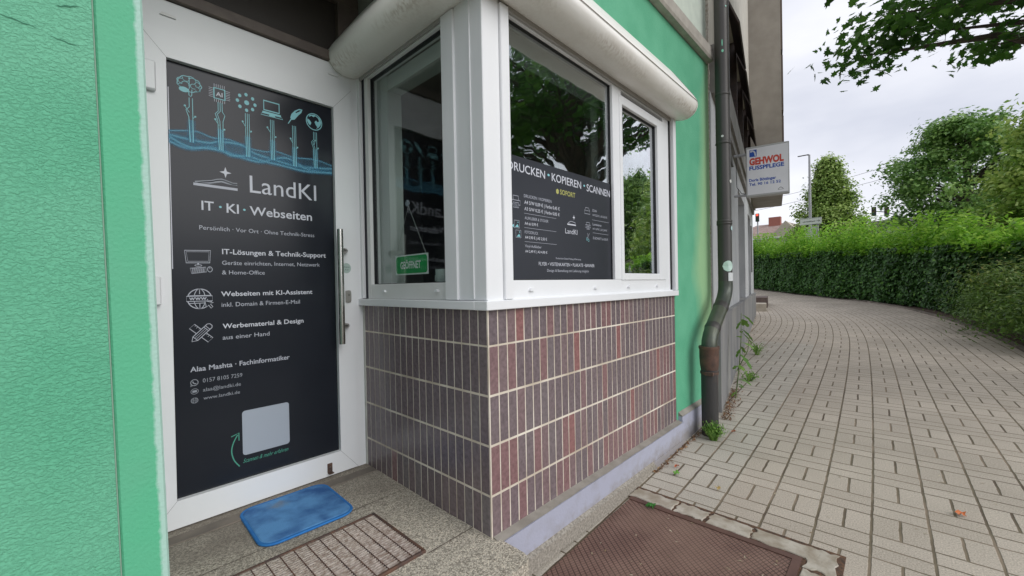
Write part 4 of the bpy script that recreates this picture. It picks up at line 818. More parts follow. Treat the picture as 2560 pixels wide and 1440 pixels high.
# cup on the inner sill
cup = MB().tube([(1.27, 1.66, .0), (1.27, 1.66, .005), (1.27, 1.66, .085)], [.03, .036, .04], 20, caps=False); cup.disc((1.27, 1.66, .003), (0, 0, 1), .03); cup.tube([(1.27, 1.70, .065), (1.27, 1.725, .055), (1.27, 1.725, .03), (1.27, 1.697, .02)], .004, 6)
one("cup", cup, flat("glazed_white", (.5, .55, .53), .25), (1.27, 1.66, 0), "pale cup on the inner sill behind the open sign", "cup")

# ------------------------------------------------------------------ rain pipe
dp = thing("drainpipe", (3.46, 1.12, -1.22), "dark zinc rain pipe with a double bend and cast iron foot beside the green wall", "drainpipe")
MZ = mat("dark_zinc", (.072, .069, .064), .42, (.042, .037, .034), 3, stretch=(1, 1, .25), metal=.35, spec=.5)
px, py, lx_, ly_ = 3.925, 1.12, 3.462, 1.115
zp = MB().tube([(px, py, 5), (px, py, 1.2)], .058, 24).tube([(px, py, 1.21), (px, py, -.07)], .0565, 24)
for z in (1.62, 1.2, .52, .50): zp.tube([(px, py, z-.012), (px, py, z-.006), (px, py, z+.006), (px, py, z+.012)], [.0585, .062, .062, .0585], 24, caps=False)
build("upper_pipe", zp, MZ, dp)
arc = []
for k in range(13):
    t = k/12; s_ = t*t*(3-2*t); arc.append((px+(lx_-px)*s_, py+(ly_-py)*s_, -.05-.47*t))
build("bend", MB().tube([(px, py, .0)]+arc+[(lx_, ly_, -.62)], .0575, 24), mat("greenish_zinc", (.05, .06, .052), .35, (.09, .10, .07), 6, metal=.3), dp)
for i_ in (4, 8):
    a, b = Vector(arc[i_]), Vector(arc[i_+1]); build("bend_seam", MB().tube([a, (a+b)/2, b], [.058, .062, .058], 24, caps=False), MZ, dp)
build("iron_foot", MB().tube([(lx_, ly_, -1.3), (lx_, ly_, -.67)], .062, 24), mat("cast_iron", (.035, .034, .033), .5, (.13, .075, .05), 8, stretch=(1, 1, .35), bump=.6, bscale=60, ramp=(.5, .72)), dp)
build("pipe_socket", MB().tube([(lx_, ly_, -.70), (lx_, ly_, -.66), (lx_, ly_, -.60), (lx_, ly_, -.545), (lx_, ly_, -.53), (lx_, ly_, -.515)], [.063, .069, .072, .072, .078, .076], 24), mat("rusty_socket", (.045, .03, .024), .65, (.115, .06, .04), 14, bump=.5), dp)
build("clamp", MB().tube([(lx_, ly_, -.735), (lx_, ly_, -.715)], .0675, 24).box(lx_-.075, lx_-.05, ly_-.05, ly_+.01, -.738, -.712), MRUST, dp)
def on_pipe(A_, u, v, l):  # wraps round the pipe, facing the lens side
    a = R(-138)+u/.0565; r_ = .0605+.0006*l; return (px+r_*math.cos(a), py+r_*math.sin(a), v)
for (u, v, rx, rz, c, nm) in ((.0, .128, .043, .047, (.50, .66, .58), 'r'), (.03, .035, .032, .036, (.62, .64, .64), 's'), (.045, .455, .018, .02, (.45, .62, .62), 'r'), (.035, .86, .014, .014, (.66, .66, .62), 'r'), (-.02, 1.98, .008, .013, (.2, .55, .38), 'r'), (-.022, 2.05, .004, .03, (.2, .55, .38), 'r'), (.01, 2.36, .006, .008, (.3, .6, .5), 'r'), (-.03, 1.25, .01, .01, (.6, .6, .58), 'r')):
    s_ = Art(lambda a, b, l: on_pipe(None, a, b, l)); nu = 10
    if nm == 'r':
        pts = [(u+rx*math.cos(2*math.pi*k/18)*(1+.05*math.sin(3*k)), v+rz*math.sin(2*math.pi*k/18)) for k in range(18)]
        c0 = s_.fn(u, v, 1); P_ = [s_.fn(p[0], p[1], 1) for p in pts]; s_.mb.add([c0]+P_, [(0, 1+k, 1+(k+1) % 18) for k in range(18)], s_.mi(flat("sticker", c)))
    else:
        for k in range(6): a_, b_ = u-rx+2*rx*k/6, u-rx+2*rx*(k+1)/6; s_.poly([(a_, v-rz), (b_, v-rz), (b_, v+rz), (a_, v+rz)], flat("sticker_white", c) if k == 0 else s_.mats[0], 1)
    s_.build("sticker" if rx > .012 else "paint_drop", dp)
build("joint_bracket", MB().tube([(px+.045, py-.03, 1.62), (px+.075, py-.035, 1.6), (px+.08, py-.03, 1.5), (px+.05, py-.035, 1.46)], .007, 8), MALU, dp)

# ------------------------------------------------------------------ neighbouring building (frame: x along its wall, -y out)
NA = R(10.8)
nbr = thing("neighbour_house", (3.97, 1.19, -1.2), "grey and beige neighbouring house with dark plinth, shutters and a projecting upper storey", "building", rot=NA, local=True)
NZ = 1.2
NBX = lambda mb, *a, **k: mb.box(a[0], a[1], a[2], a[3], a[4]+NZ, a[5]+NZ, *a[6:], **k)
MNG = mat("pale_grey_render", (.50, .51, .515), .75, (.42, .43, .44), 5, bump=.15, bscale=90, stretch=(1, 1, .5)); MNP = mat("dark_grey_plinth", (.165, .165, .175), .8, (.27, .265, .25), 2.5, bump=.35, stretch=(1, 1, .3))
MNB = mat("beige_render", (.36, .325, .28), .8, (.30, .27, .23), 4, bump=.2); MNL = mat("light_beige_render", (.50, .47, .41), .8, (.42, .39, .34), 4)
MBT = mat("brown_timber", (.075, .05, .04), .6, (.045, .032, .028), 14)
# plinth
pl = MB(); pts_ = []
NBX(pl, .06, 8.6, -.005, .4, -1.9, -.35); NBX(pl, .06, 8.62, -.012, .4, -.349, -.325)
build("plinth", pl, MNP, nbr)
wn_ = MB()
NBX(wn_, .02, 3.3, .045, .4, -.324, 1.72); NBX(wn_, 3.3, 4.95, .30, .45, -.324, 1.72); NBX(wn_, 4.95, 6.1, .045, .4, -.324, 1.72); NBX(wn_, 6.1, 7.2, .30, .45, -.324, 1.72); NBX(wn_, 7.2, 8.6, .045, .4, -.324, 1.72)
NBX(wn_, 3.3, 4.95, .046, .31, 1.45, 1.72); NBX(wn_, 6.1, 7.2, .046, .31, 1.45, 1.72)
build("lower_wall", wn_, MNG, nbr)
for (a, b) in ((1.45, 2.25), ): pass
for (a, b) in ((3.5, 4.75), (6.25, 7.05)):
    wf2 = MB(); NBX(wf2, a, b, .285, .31, -.2, 1.4, bev=.004); wo_ = build("window", wf2, MNG, nbr); q = MB(); NBX(q, a+.07, b-.07, .278, .284, -.12, 1.32); build("pane", q, flat("dark_pane", (.03, .035, .04), .08), wo_)
q = MB(); q.prism([(1.1, 1.53+NZ), (2.2, 1.53+NZ), (1.1, 1.95+NZ)], lambda p, z, t: (p, t, z), .02, .046); build("wall_shade_patch", q, mat("shadow_grey", (.16, .155, .15), .8), nbr)  # dark triangle laid on the wall, shade painted in grey
q = MB(); NBX(q, .08, 8.5, -.03, .4, 1.84, 2.16); NBX(q, .08, 8.5, -.001, .4, 1.72, 1.84); build("cornice", q, mat("grey_band", (.27, .255, .235), .8, (.2, .19, .17), 5), nbr)
q = MB(); NBX(q, .08, 6.6, .12, .4, 2.16, 3.3); NBX(q, .08, 6.6, .0, .4, 3.3, 9); build("upper_wall", q, MNL, nbr)
for k in range(4):
    u0 = 1.2+k*1.32; q = MB(); NBX(q, u0+.05, u0+1.2, .085, .13, 2.17, 3.25, bev=.004); wv = build("upper_window", q, MBT, nbr)
    g2 = MB(); NBX(g2, u0+.14, u0+.58, .079, .086, 2.26, 3.15); NBX(g2, u0+.66, u0+1.1, .079, .086, 2.26, 3.15); build("pane", g2, flat("dark_pane2", (.02, .02, .022), .15), wv)
    s2 = MB().prism([(.0, 3.2+NZ), (-.012, 3.22+NZ), (-.135, 2.90+NZ), (-.122, 2.885+NZ)], lambda y, z, t: (t, y, z), u0, u0+1.22); build("shutter", s2, MBT, nbr)
    b2 = MB(); NBX(b2, u0+1.22, u0+1.25, -.02, .12, 2.16, 3.3); build("shutter_post", b2, MBT, nbr)
q = MB(); NBX(q, 6.55, 8.15, -.565, .4, 1.83, 9); NBX(q, 6.56, 8.14, -.6, -.5655, 1.83, 9)
oh = build("projecting_bay", q, MNB, nbr)
for k in range(6):
    z0 = 2.35+k*1.3; q = MB(); NBX(q, 6.57, 8.13, -.635, -.6005, z0, z0+1.18); build("balcony_slab", q, mat("edge_brown", (.12, .09, .07), .7) if k == 0 else bpy.data.materials["edge_brown"], nbr)
q = MB(); NBX(q, 6.75, 8.6, -.03, .046, 2.2, 9.0) if False else NBX(q, 7.26, 7.5, .02, .046, .2, 1.3); build("meter_box", q, MNP, nbr)
# light box sign on the neighbour's wall
sgn = thing("light_box_sign", (3.97, 1.19, 1.05), "square white foot care light box sign with red and blue lettering above the path", "sign", rot=NA, local=True)
SZ = -1.05
q = MB().box(1.90, 2.0, -.594, -.137, SZ+1.053, SZ+1.675, bev=.006); build("case", q, mat("sign_frame", (.42, .43, .41), .4), sgn)
Gs = Art(lambda u, v, l: (1.8985-.0012*l, -u, v+SZ)); Gs.poly([(.152, 1.075), (.581, 1.075), (.586, 1.656), (.150, 1.650)][::-1], mat("sign_face", (.80, .81, .82), .3, (.74, .75, .76), 4), 0)
GR_ = flat("sign_red", (.62, .075, .045)); GB_ = flat("sign_blue", (.015, .085, .42))
Gs.text('GEHWOL', .175, 1.449, .538, 1.446, .078, .09, GR_, 1); Gs.text('FUSSPFLEGE', .174, 1.384, .541, 1.382, .045, .06, GB_, 1); Gs.text('Doris Böttinger', .17, 1.24, .457, 1.238, .033, .05, GB_, 1); Gs.text('Tel. 90 16 12 52', .17, 1.189, .505, 1.187, .031, .04, GB_, 1)
Gs.poly([(.178, 1.547), (.256, 1.547), (.257, 1.632), (.178, 1.633)], GB_, 1); Gs.line(smooth([(.185, 1.617), (.21, 1.62), (.232, 1.605), (.24, 1.575), (.243, 1.552)]), .016, flat("sign_pale", (.6, .63, .68)), 2); Gs.ellipse(.196, 1.613, .012, .010, Gs.mats[-1], 2)
Gs.line(smooth([(.476, 1.108), (.49, 1.122), (.505, 1.13), (.52, 1.118), (.53, 1.110)]), .006, flat("emblem_grey", (.2, .2, .2)), 1); Gs.line([(.472, 1.102), (.535, 1.104)], .004, Gs.mats[-1], 1)
build("face", Gs.mb, Gs.mats, sgn)
for z in (1.60, 1.085): build("bracket", MB().box(1.92, 1.97, -.137, .0, SZ+z-.013, SZ+z+.013, bev=.003), MALU, sgn)
build("cable", MB().tube([(1.95, -.03, SZ+1.58), (1.95, -.025, SZ+1.4), (1.95, -.03, SZ+1.2), (1.95, -.08, SZ+1.12), (1.95, -.13, SZ+1.1)], .004, 6), flat("cable", (.02, .02, .02)), sgn)
# doorstep blocks at the neighbour's far corner
st = thing("stone_steps", (13.2, 2.75, -.88), "pale stone steps at the far corner of the grey house", "steps", rot=NA, local=True)
q = MB().box(.0, .75, -.02, .55, -.1, .22, bev=.01); build("lower_step", q, mat("cream_stone", (.46, .41, .33), .8, (.38, .33, .26), 8), st)
q = MB().box(1.1, 2.6, -.04, .6, -.1, .36, bev=.01); build("upper_step", q, mat("red_brown_stone", (.15, .11, .095), .8, (.11, .08, .07), 8), st)

# ------------------------------------------------------------------ foliage
def leafmesh(name, P, Nrm, size, mats, parent=None, origin=(0, 0, 0), shape='oval', tint=None, aspect=.55):
    n = len(P); rng = RNG
    if shape == 'maple':
        ang = np.radians([-90, -62, -35, -12, 8, 30, 52, 72, 90, 108, 128, 150, 172, 192, 215, 242]); rad = np.array([.30, .42, .28, .62, .36, .62, .40, .64, 1.0, .64, .40, .62, .36, .62, .28, .42])*.62
        base = np.stack([rad*np.cos(ang), rad*np.sin(ang), .1*np.abs(rad*np.cos(ang))], 1)
    elif shape == 'lance': base = np.array([(-.5, 0, 0), (-.15, .16, .03), (.5, 0, -.05), (-.15, -.16, .03)])
    else: base = np.array([(-.5, 0, 0), (-.05, aspect*.5, .07), (.5, 0, -.04), (-.05, -aspect*.5, .07)])
    k = len(base); Nv = Nrm/np.linalg.norm(Nrm, axis=1, keepdims=True)
    a = rng.normal(size=(n, 3)); U = a-(a*Nv).sum(1, keepdims=True)*Nv; U /= np.linalg.norm(U, axis=1, keepdims=True); V = np.cross(Nv, U)
    sz = size if np.ndim(size) else np.full(n, size)
    v = P[:, None, :]+sz[:, None, None]*(base[None, :, 0:1]*U[:, None, :]+base[None, :, 1:2]*V[:, None, :]+base[None, :, 2:3]*Nv[:, None, :])
    root = parent
    while root is not None and root.parent is not None: root = root.parent
    off = np.array(root['_o'] if root is not None else origin); v = (v-off).reshape(-1, 3).astype(np.float32)
    me = bpy.data.meshes.new(name); me.vertices.add(n*k); me.vertices.foreach_set('co', v.ravel()); me.loops.add(n*k); me.loops.foreach_set('vertex_index', np.arange(n*k, dtype=np.int32))
    me.polygons.add(n); me.polygons.foreach_set('loop_start', np.arange(0, n*k, k, dtype=np.int32)); me.polygons.foreach_set('loop_total', np.full(n, k, dtype=np.int32))
    me.update(calc_edges=True); me.validate()
    t = tint if tint is not None else rng.random(n)
    at = me.attributes.new('tint', 'FLOAT', 'FACE'); at.data.foreach_set('value', np.asarray(t, dtype=np.float32))
    me.materials.append(mats); o = bpy.data.objects.new(name, me); COL.objects.link(o)
    if parent is not None: o.parent = parent
    else: o.location = origin
    return o
def limb_tree(mb, base, top, r0, targets, rng_):
    base = Vector(base); top = Vector(top); mid = base.lerp(top, .5)+Vector((rng_.uniform(-.1, .1), rng_.uniform(-.1, .1), 0))
    P_ = [base, base.lerp(mid, .5), mid, mid.lerp(top, .5), top]; mb.tube([base-Vector((0, 0, .1))]+P_, [r0*1.25, r0*1.05, r0*.9, r0*.75, r0*.5, r0*.15], 10)
    for t in targets:
        t = Vector(t); f_ = max(.25, min(.92, (t.z-base.z)/(top.z-base.z)-.18)); s = base.lerp(top, f_); m = s.lerp(t, .5)+Vector((0, 0, .12*(t-s).length)); rr_ = r0*.36*(1-f_*.5)
        mb.tube([s, s.lerp(m, .5), m, t], [rr_, rr_*.8, rr_*.5, rr_*.12], 6)
def crown(clumps, per, spread, rng_, droop=0):
    P = []; N = []; T = []
    for c in clumps:
        c = np.array(c[:3]); n = int(per*rng_.uniform(.6, 1.4)); d = rng_.normal(size=(n, 3))*np.array(spread)*rng_.uniform(.7, 1.3); P.append(c+d); nn = d/np.array(spread)**2*.12+np.array([0, 0, .9])+rng_.normal(size=(n, 3))*.55; N.append(nn); T.append(np.clip(rng_.normal(rng_.uniform(.25, .75), .16, n), 0, 1))
    return np.concatenate(P), np.concatenate(N), np.concatenate(T)
BARK = mat("bark", (.10, .08, .06), .9, (.055, .045, .036), 12, bump=1, bscale=30, stretch=(1, 1, .3))
def make_tree(loc, h, shape_fn, nclump, per, spread, leaf, cols, label, cat, r0=.2, kind='oval', trunk_h=None, name="deciduous_tree", seed=1, group=None, trans=.35):
    rng_ = np.random.default_rng(seed); t = thing(name, loc, label, cat, group); cl = []
    while len(cl) < nclump:
        f_ = rng_.uniform(0, 1); a = rng_.uniform(0, 2*math.pi); rmax = shape_fn(f_, a)
        if rmax <= 0: continue
        r_ = rmax*math.sqrt(rng_.uniform(.12, 1)); cl.append((loc[0]+r_*math.cos(a), loc[1]+r_*math.sin(a), loc[2]+h*f_))
    mbt = MB(); r2 = random.Random(seed); limb_tree(mbt, loc, (loc[0]+.1, loc[1], loc[2]+h*.93), r0, [c for c in cl[:60]], r2); build("trunk", mbt, BARK, t)
    P, N, T = crown(cl, per, spread, rng_); sz = leaf*rng_.uniform(.7, 1.3, len(P))
    leafmesh("crown", P, N, sz, attr_mat(label[:20]+"_leaf", cols, .45, trans=trans), t, shape=kind, tint=T, aspect=.7)
    return t
# hedge: clipped dark face with a shaggy bright top
HL = [(10.6, -2.6), (11.6, -1.62), (12.9, -.98), (14.4, -.43), (16.05, .34), (17.85, 1.49), (20.15, 3.08), (23.75, 5.25), (28.8, 8.45), (36, 13.1)]
hs = smooth(HL, 14); seg = [(Vector(a), Vector(b)) for a, b in zip(hs, hs[1:])]; ln = np.array([(b-a).length for a, b in seg]); cum = np.concatenate([[0], np.cumsum(ln)])
def hpos(s):
    i = np.clip(np.searchsorted(cum, s, side='right')-1, 0, len(seg)-1); A = np.array([(a.x, a.y) for a, b in seg]); B = np.array([(b.x, b.y) for a, b in seg]); t = (s-cum[i])/ln[i]; p = A[i]+(B[i]-A[i])*t[:, None]; d = (B[i]-A[i])/ln[i][:, None]; return p, d, np.stack([d[:, 1], -d[:, 0]], 1)*-1
# left-hand normal points away from the path side? path lies to +normal(left); hedge thickness goes to the right
hedge = thing("hornbeam_hedge", (16, 0, gz(16)), "long clipped hornbeam hedge with shaggy bright green top curving along the path", "hedge")
HS = lambda s_: .90+.25*np.clip(s_/22, 0, 1)
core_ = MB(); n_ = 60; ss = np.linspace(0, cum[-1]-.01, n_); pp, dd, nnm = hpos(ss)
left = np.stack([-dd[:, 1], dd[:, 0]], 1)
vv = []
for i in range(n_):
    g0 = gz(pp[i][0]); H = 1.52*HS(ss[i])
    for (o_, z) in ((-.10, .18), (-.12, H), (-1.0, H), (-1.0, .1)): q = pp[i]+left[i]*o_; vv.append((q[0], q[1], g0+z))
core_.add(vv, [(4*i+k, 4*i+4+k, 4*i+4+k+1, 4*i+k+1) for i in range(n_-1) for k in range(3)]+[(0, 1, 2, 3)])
build("dark_core", core_, mat("hedge_depth", (.022, .03, .014), .95, (.04, .04, .022), 6, bump=1, bscale=12), hedge)  # solid dark core behind the leaves, added to give the hedge depth
def hedge_leaves(n, f):
    s = RNG.uniform(0, cum[-1]-.05, n)
    s = np.where(RNG.random(n) < .5, s*.62, s)
    p, d, _ = hpos(s); lf = np.stack([-d[:, 1], d[:, 0]], 1); return s, p, d, lf
N1 = 62000; s, p, d, lf = hedge_leaves(N1, 0); z = RNG.uniform(.06, 1.66, N1)*HS(s); o_ = -.02+RNG.normal(0, .05, N1)+.05*np.sin(s*2.3)+.03*np.sin(s*6+z*4); 
edge = np.clip((.35-z)/.35, 0, 1); o_ -= edge*.15
P1 = np.stack([p[:, 0]+lf[:, 0]*o_, p[:, 1]+lf[:, 1]*o_, np.array([gz(x) for x in p[:, 0]])+z], 1); Nn = np.stack([lf[:, 0], lf[:, 1], np.full(N1, .5)], 1)+RNG.normal(0, .5, (N1, 3))
leafmesh("clipped_foliage", P1, Nn, RNG.uniform(.07, .135, N1), attr_mat("hedge_leaf", [(0, (.02, .06, .014)), (.6, (.06, .16, .03)), (1, (.15, .32, .055))], .45, trans=.15, spec=.22), hedge, tint=np.clip(RNG.normal(.4, .22, N1), 0, 1), aspect=.6)
# shoots
N2 = 4200; s, p, d, lf = hedge_leaves(N2, 0); o2 = -RNG.uniform(-.06, .95, N2); hgt = np.clip(RNG.gamma(3.2, .17, N2)*(1+.35*np.sin(s*1.7)+.25*np.sin(s*4.1+1)), .10, 1.15)
P2 = []; Q2 = []; T2 = []
for j in range(12):
    f_ = (j+.5)/12; bx_ = RNG.normal(0, .035, N2)+.12*f_*np.sin(s*50+j); by_ = RNG.normal(0, .035, N2)
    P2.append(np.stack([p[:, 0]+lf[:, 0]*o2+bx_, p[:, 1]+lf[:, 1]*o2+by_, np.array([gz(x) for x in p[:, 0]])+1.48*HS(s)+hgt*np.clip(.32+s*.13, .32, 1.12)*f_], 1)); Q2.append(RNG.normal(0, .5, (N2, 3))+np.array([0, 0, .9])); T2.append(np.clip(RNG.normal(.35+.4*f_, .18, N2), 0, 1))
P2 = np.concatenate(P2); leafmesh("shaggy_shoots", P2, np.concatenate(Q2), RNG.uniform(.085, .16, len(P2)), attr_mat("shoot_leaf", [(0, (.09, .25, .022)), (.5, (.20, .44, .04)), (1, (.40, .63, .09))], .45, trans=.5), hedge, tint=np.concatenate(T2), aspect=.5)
# shrub at the right edge
shb = thing("spirea_shrub", (10.2, -2.4, gz(10)), "low spreading shrub with orange tipped leaves in front of the hedge", "shrub")
rg = np.random.default_rng(5); cl = []
while len(cl) < 210:
    a = rg.uniform(0, 2*math.pi); f_ = math.sqrt(rg.uniform(0, 1)); x = 10.7+2.7*f_*math.cos(a); y = -1.98+1.08*f_*math.sin(a)+.06*(x-10.7); zt = gz(x)+1.28*math.sqrt(max(0, 1-f_*f_*.86))
    cl.append((x, y, gz(x)+.1+(zt-gz(x)-.1)*rg.uniform(.12, 1)))
P, N, T = crown(cl, 190, (.20, .20, .12), rg); zf = np.clip((P[:, 2]+1.05)/1.3, 0, 1); T = np.clip(T*.55+.45*zf*rg.random(len(P))**.5, 0, 1)
stm = MB()
for c in cl[::5]: stm.tube([(10.7+(c[0]-10.7)*.5, -2.1+(c[1]+2.1)*.5, gz(9.9)-.02), ((10.7+c[0])/2+(c[0]-10.7)*.2, (-2.1+c[1])/2, (c[2]+gz(9.9))/2), c], [.012, .009, .004], 5)
build("stems", stm, BARK, shb); leafmesh("foliage", P, N, rg.uniform(.05, .095, len(P)), attr_mat("spirea_leaf", [(0, (.06, .13, .03)), (.5, (.15, .27, .05)), (.8, (.30, .36, .08)), (1, (.5, .26, .11))], .5, trans=.3), shb, shape='lance', tint=T)
# trees beyond the hedge
make_tree((34.8, 3.45, -.3), 8.15, lambda f, a: (0 if f < .1 else 3.6*(1-f)**.9*(.62+.46*math.sin(3*a+f*9)**2)), 380, 130, (.26, .26, .22), .17, [(0, (.11, .20, .04)), (.5, (.27, .40, .09)), (1, (.52, .64, .2))], "cone shaped linden standing behind the street lamp", "tree", .22, seed=11, name="linden_tree")
make_tree((25.2, -2.0, -.5), 6.75, lambda f, a: (0 if f < .1 else 3.05*max(0, 1-((f-.42)/.62)**2)**.5*(.60+.46*math.sin(2*a+f*9)**2)), 300, 130, (.25, .25, .15), .16, [(0, (.06, .15, .035)), (.5, (.18, .34, .075)), (1, (.38, .56, .17))], "broad dark green maple rising behind the middle of the hedge", "tree", .25, seed=4, name="maple_tree", kind='maple')
make_tree((15.9, -3.3, -.8), 5.0, lambda f, a: (0 if f < .08 else 1.95*max(0, 1-((f-.4)/.66)**2)**.5*(.72+.34*math.sin(3*a+f*6)**2)), 300, 150, (.24, .24, .15), .115, [(0, (.09, .19, .03)), (.45, (.24, .40, .07)), (1, (.55, .66, .17))], "yellow green lime tree at the right edge of the view", "tree", .16, seed=9, name="lime_tree")
make_tree((29.5, -4.6, -.4), 5.6, lambda f, a: (0 if f < .1 else 2.8*max(0, 1-((f-.42)/.62)**2)**.5), 160, 120, (.3, .3, .2), .18, [(0, (.04, .09, .02)), (1, (.16, .28, .06))], "shadowy tree filling the gap between the maple and the lime tree", "tree", .2, seed=21, name="deciduous_tree")
# plane tree on the verge beside the shop: its low boughs hang into the sky and mirror in the bay window
def plane_shape(f, a): return 0 if f < .34 else 3.15*math.sin(min(1, (f-.34)/.66*.86+.14)*math.pi)**.55*(.78+.25*math.sin(3*a+1)**2)
rng_ = np.random.default_rng(17); pl_t = thing("plane_tree", (6.9, -2.05, gz(6.9)), "big leafed tree beside the path whose low boughs hang into the top right sky", "tree"); cl = []
b0 = Vector((6.9, -2.05, gz(6.9)))
while len(cl) < 250:
    f_ = rng_.uniform(0, 1); a = rng_.uniform(0, 2*math.pi); rm = plane_shape(f_*.66+.34, a)
    r_ = rm*math.sqrt(rng_.uniform(.03, 1)); c = (b0.x+r_*math.cos(a), b0.y+r_*math.sin(a), 2.15+.10*r_+(f_**1.2)*3.4)
    be = math.degrees(math.atan2(c[0], c[1])); el = math.degrees(math.atan2(c[2], math.hypot(c[0], c[1])))
    if el < 19.5 or (be < 86.5 and el < 22.5) or be < 85.5 and el < 29.5 or be < 84.2: continue      # the boughs are trimmed clear of the path
    cl.append(c)
tm = MB(); limb_tree(tm, b0, (7.0, -2.0, 6.2), .25, cl[:70], random.Random(4))
_r = random.Random(9)
for c in cl:
    for _ in range(3):
        a = _r.uniform(0, 6.28); e_ = Vector(c)+Vector((math.cos(a)*.34, math.sin(a)*.34, _r.uniform(-.1, .05))); tm.tube([c, Vector(c).lerp(e_, .5)+Vector((0, 0, .03)), e_], [.006, .004, .002], 4, caps=False)
_ = 0; build("trunk", tm, BARK, pl_t)
P, N, T = crown(cl, 66, (.24, .24, .085), rng_); leafmesh("crown", P, N, rng_.uniform(.10, .175, len(P)), attr_mat("plane_leaf", [(0, (.025, .08, .015)), (.6, (.08, .21, .03)), (1, (.18, .38, .06))], .45, trans=.5), pl_t, shape='maple', tint=T)

# street scene behind the camera that the bay window mirrors
make_tree((37, -15.5, 0.2), 9.6, lambda f, a: (0 if f < .15 else 4.6*math.sin(min(1, (f+.05))*math.pi)**.5), 260, 90, (.5, .5, .35), .34, [(0, (.07, .17, .04)), (1, (.28, .45, .1))], "round tree across the street mirrored in the small pane", "tree", .3, seed=31, name="street_tree")
q = MB(); q.box(22, 46, -12.6, -12.3, -.6, 1.55).box(21.95, 46.05, -12.65, -12.25, 1.55, 1.65); one("garden_wall", q, mat("brown_wall", (.28, .25, .2), .9, (.22, .2, .16), 3), (30, -12.4, -.4), "long low brown wall across the street mirrored in the small pane", "wall")

def lathe_wheel(mb, c, r_, w_, mi=0): mb.tube([(c[0], c[1]-w_/2, c[2]), (c[0], c[1]+w_/2, c[2])], r_, 20, mi)
car = thing("parked_car", (18.4, -6.5, -.62), "dark parked car across the street mirrored in the small pane", "car")
cz = -.62; prof2 = [(-2.1, .25), (-2.15, .6), (-2.05, .85), (-1.2, .95), (-.55, 1.38), (.9, 1.42), (1.7, 1.0), (2.1, .9), (2.15, .5), (2.05, .25)]
q = MB().prism(prof2, lambda p, z, t: (18.4+p, -6.5+t, cz+z), -.86, .86); build("body", q, mat("dark_car_paint", (.03, .045, .045), .2, coat=.6), car)
q = MB().prism([(-1.05, .97), (-.5, 1.32), (.85, 1.36), (1.5, 1.0)], lambda p, z, t: (18.4+p, -6.5+t, cz+z), -.865, .865); build("window", q, flat("car_glass", (.15, .2, .21), .05), car)
for x in (-1.35, 1.35):
    for y in (-.78, .78):
        q = MB(); lathe_wheel(q, (18.4+x, -6.5+y, cz+.31), .31, .2); wh = build("wheel", q, flat("tyre", (.02, .02, .02), .8), car)

# ------------------------------------------------------------------ street furniture in the distance
lp = thing("street_lamp", (29.75, 3.83, gz(29.7)), "tall grey street lamp standing before the cone shaped linden", "street lamp")
build("pole", MB().tube([(29.75, 3.83, -.35), (29.75, 3.83, 4), (29.75, 3.83, 7.3)], [.085, .075, .05], 12), MALU, lp)
build("arm", MB().tube([(29.75, 3.83, 7.28), (29.75, 3.95, 7.32)], .035, 8).box(29.71, 29.79, 3.85, 4.40, 7.29, 7.34, bev=.01), flat("lamp_grey", (.1, .1, .1)), lp)
sg_ = thing("direction_sign", (21.8, 2.62, gz(21.8)), "white direction sign with a dark arrow on a post behind the hedge", "sign")
build("post", MB().tube([(21.83, 2.55, -.6), (21.83, 2.55, 2.55)], .04, 10), MALU, sg_)
As = Art(lambda u, v, l: (21.76-.004*l-.02*0, 3.17-u, v)); wb = flat("board_white", (.6, .62, .58)); As.mb.box(21.765, 21.80, 2.41, 3.17, 2.345, 2.63, As.mi(wb)); As.line([(.02, 2.365), (.74, 2.365), (.74, 2.61), (.02, 2.61)], .012, flat("board_line", (.3, .36, .3)), 1, closed=True)
ink = flat("board_ink", (.12, .15, .12)); x = .1
rq = random.Random(2)
while x < .54: wq = rq.uniform(.012, .022); As.poly([(x, 2.465), (x+wq, 2.465), (x+wq, 2.465+rq.choice((.035, .035, .055))), (x, 2.465+.03)], ink, 1); x += wq+.009
As.line([(.58, 2.49), (.70, 2.49)], .016, ink, 1); As.line([(.65, 2.535), (.70, 2.49), (.65, 2.445)], .016, ink, 1); build("board", As.mb, As.mats, sg_)
one("notice_board", MB().box(21.9, 21.95, 2.56, 3.02, 1.7, 2.27, bev=.005), wb, (21.9, 2.8, 1.5), "plain white panel under the direction sign behind the hedge", "notice board")
def signal(loc, lit, label):
    t = thing("traffic_light", loc, label, "traffic light"); x, y, z = loc
    build("housing", MB().box(x-.1, x+.12, y-.2, y+.2, z, z+1.0, bev=.03), flat("signal_black", (.02, .02, .025)), t)
    for k, c in enumerate(((.9, .05, .03), (.06, .04, .01), (.01, .05, .02))):
        m = flat("lens", c)
        if k == 0 and lit: b = m.node_tree.nodes['Principled BSDF']; b.inputs['Emission Color'].default_value = (1, .06, .03, 1); b.inputs['Emission Strength'].default_value = 2.2
        elif k == 0: m = flat("lens_off", (.05, .01, .01))
        build("lens", MB().disc((x-.105, y, z+.82-.32*k), (-1, 0, 0), .12), m, t)
    return t
s1 = signal((58.6, 12.92, 7.3), True, "traffic light showing red beside the grey house"); build("mast", MB().tube([(58.75, 12.92, 7.4), (58.75, 12.92, -.5)], .08, 8), MALU, s1)
s2 = signal((60.0, 2.05, 6.75), False, "traffic light seen side on, nearer the end of its overhead arm"); s3 = signal((60.0, 1.02, 6.6), False, "traffic light seen side on, nearer the mast of its overhead arm")
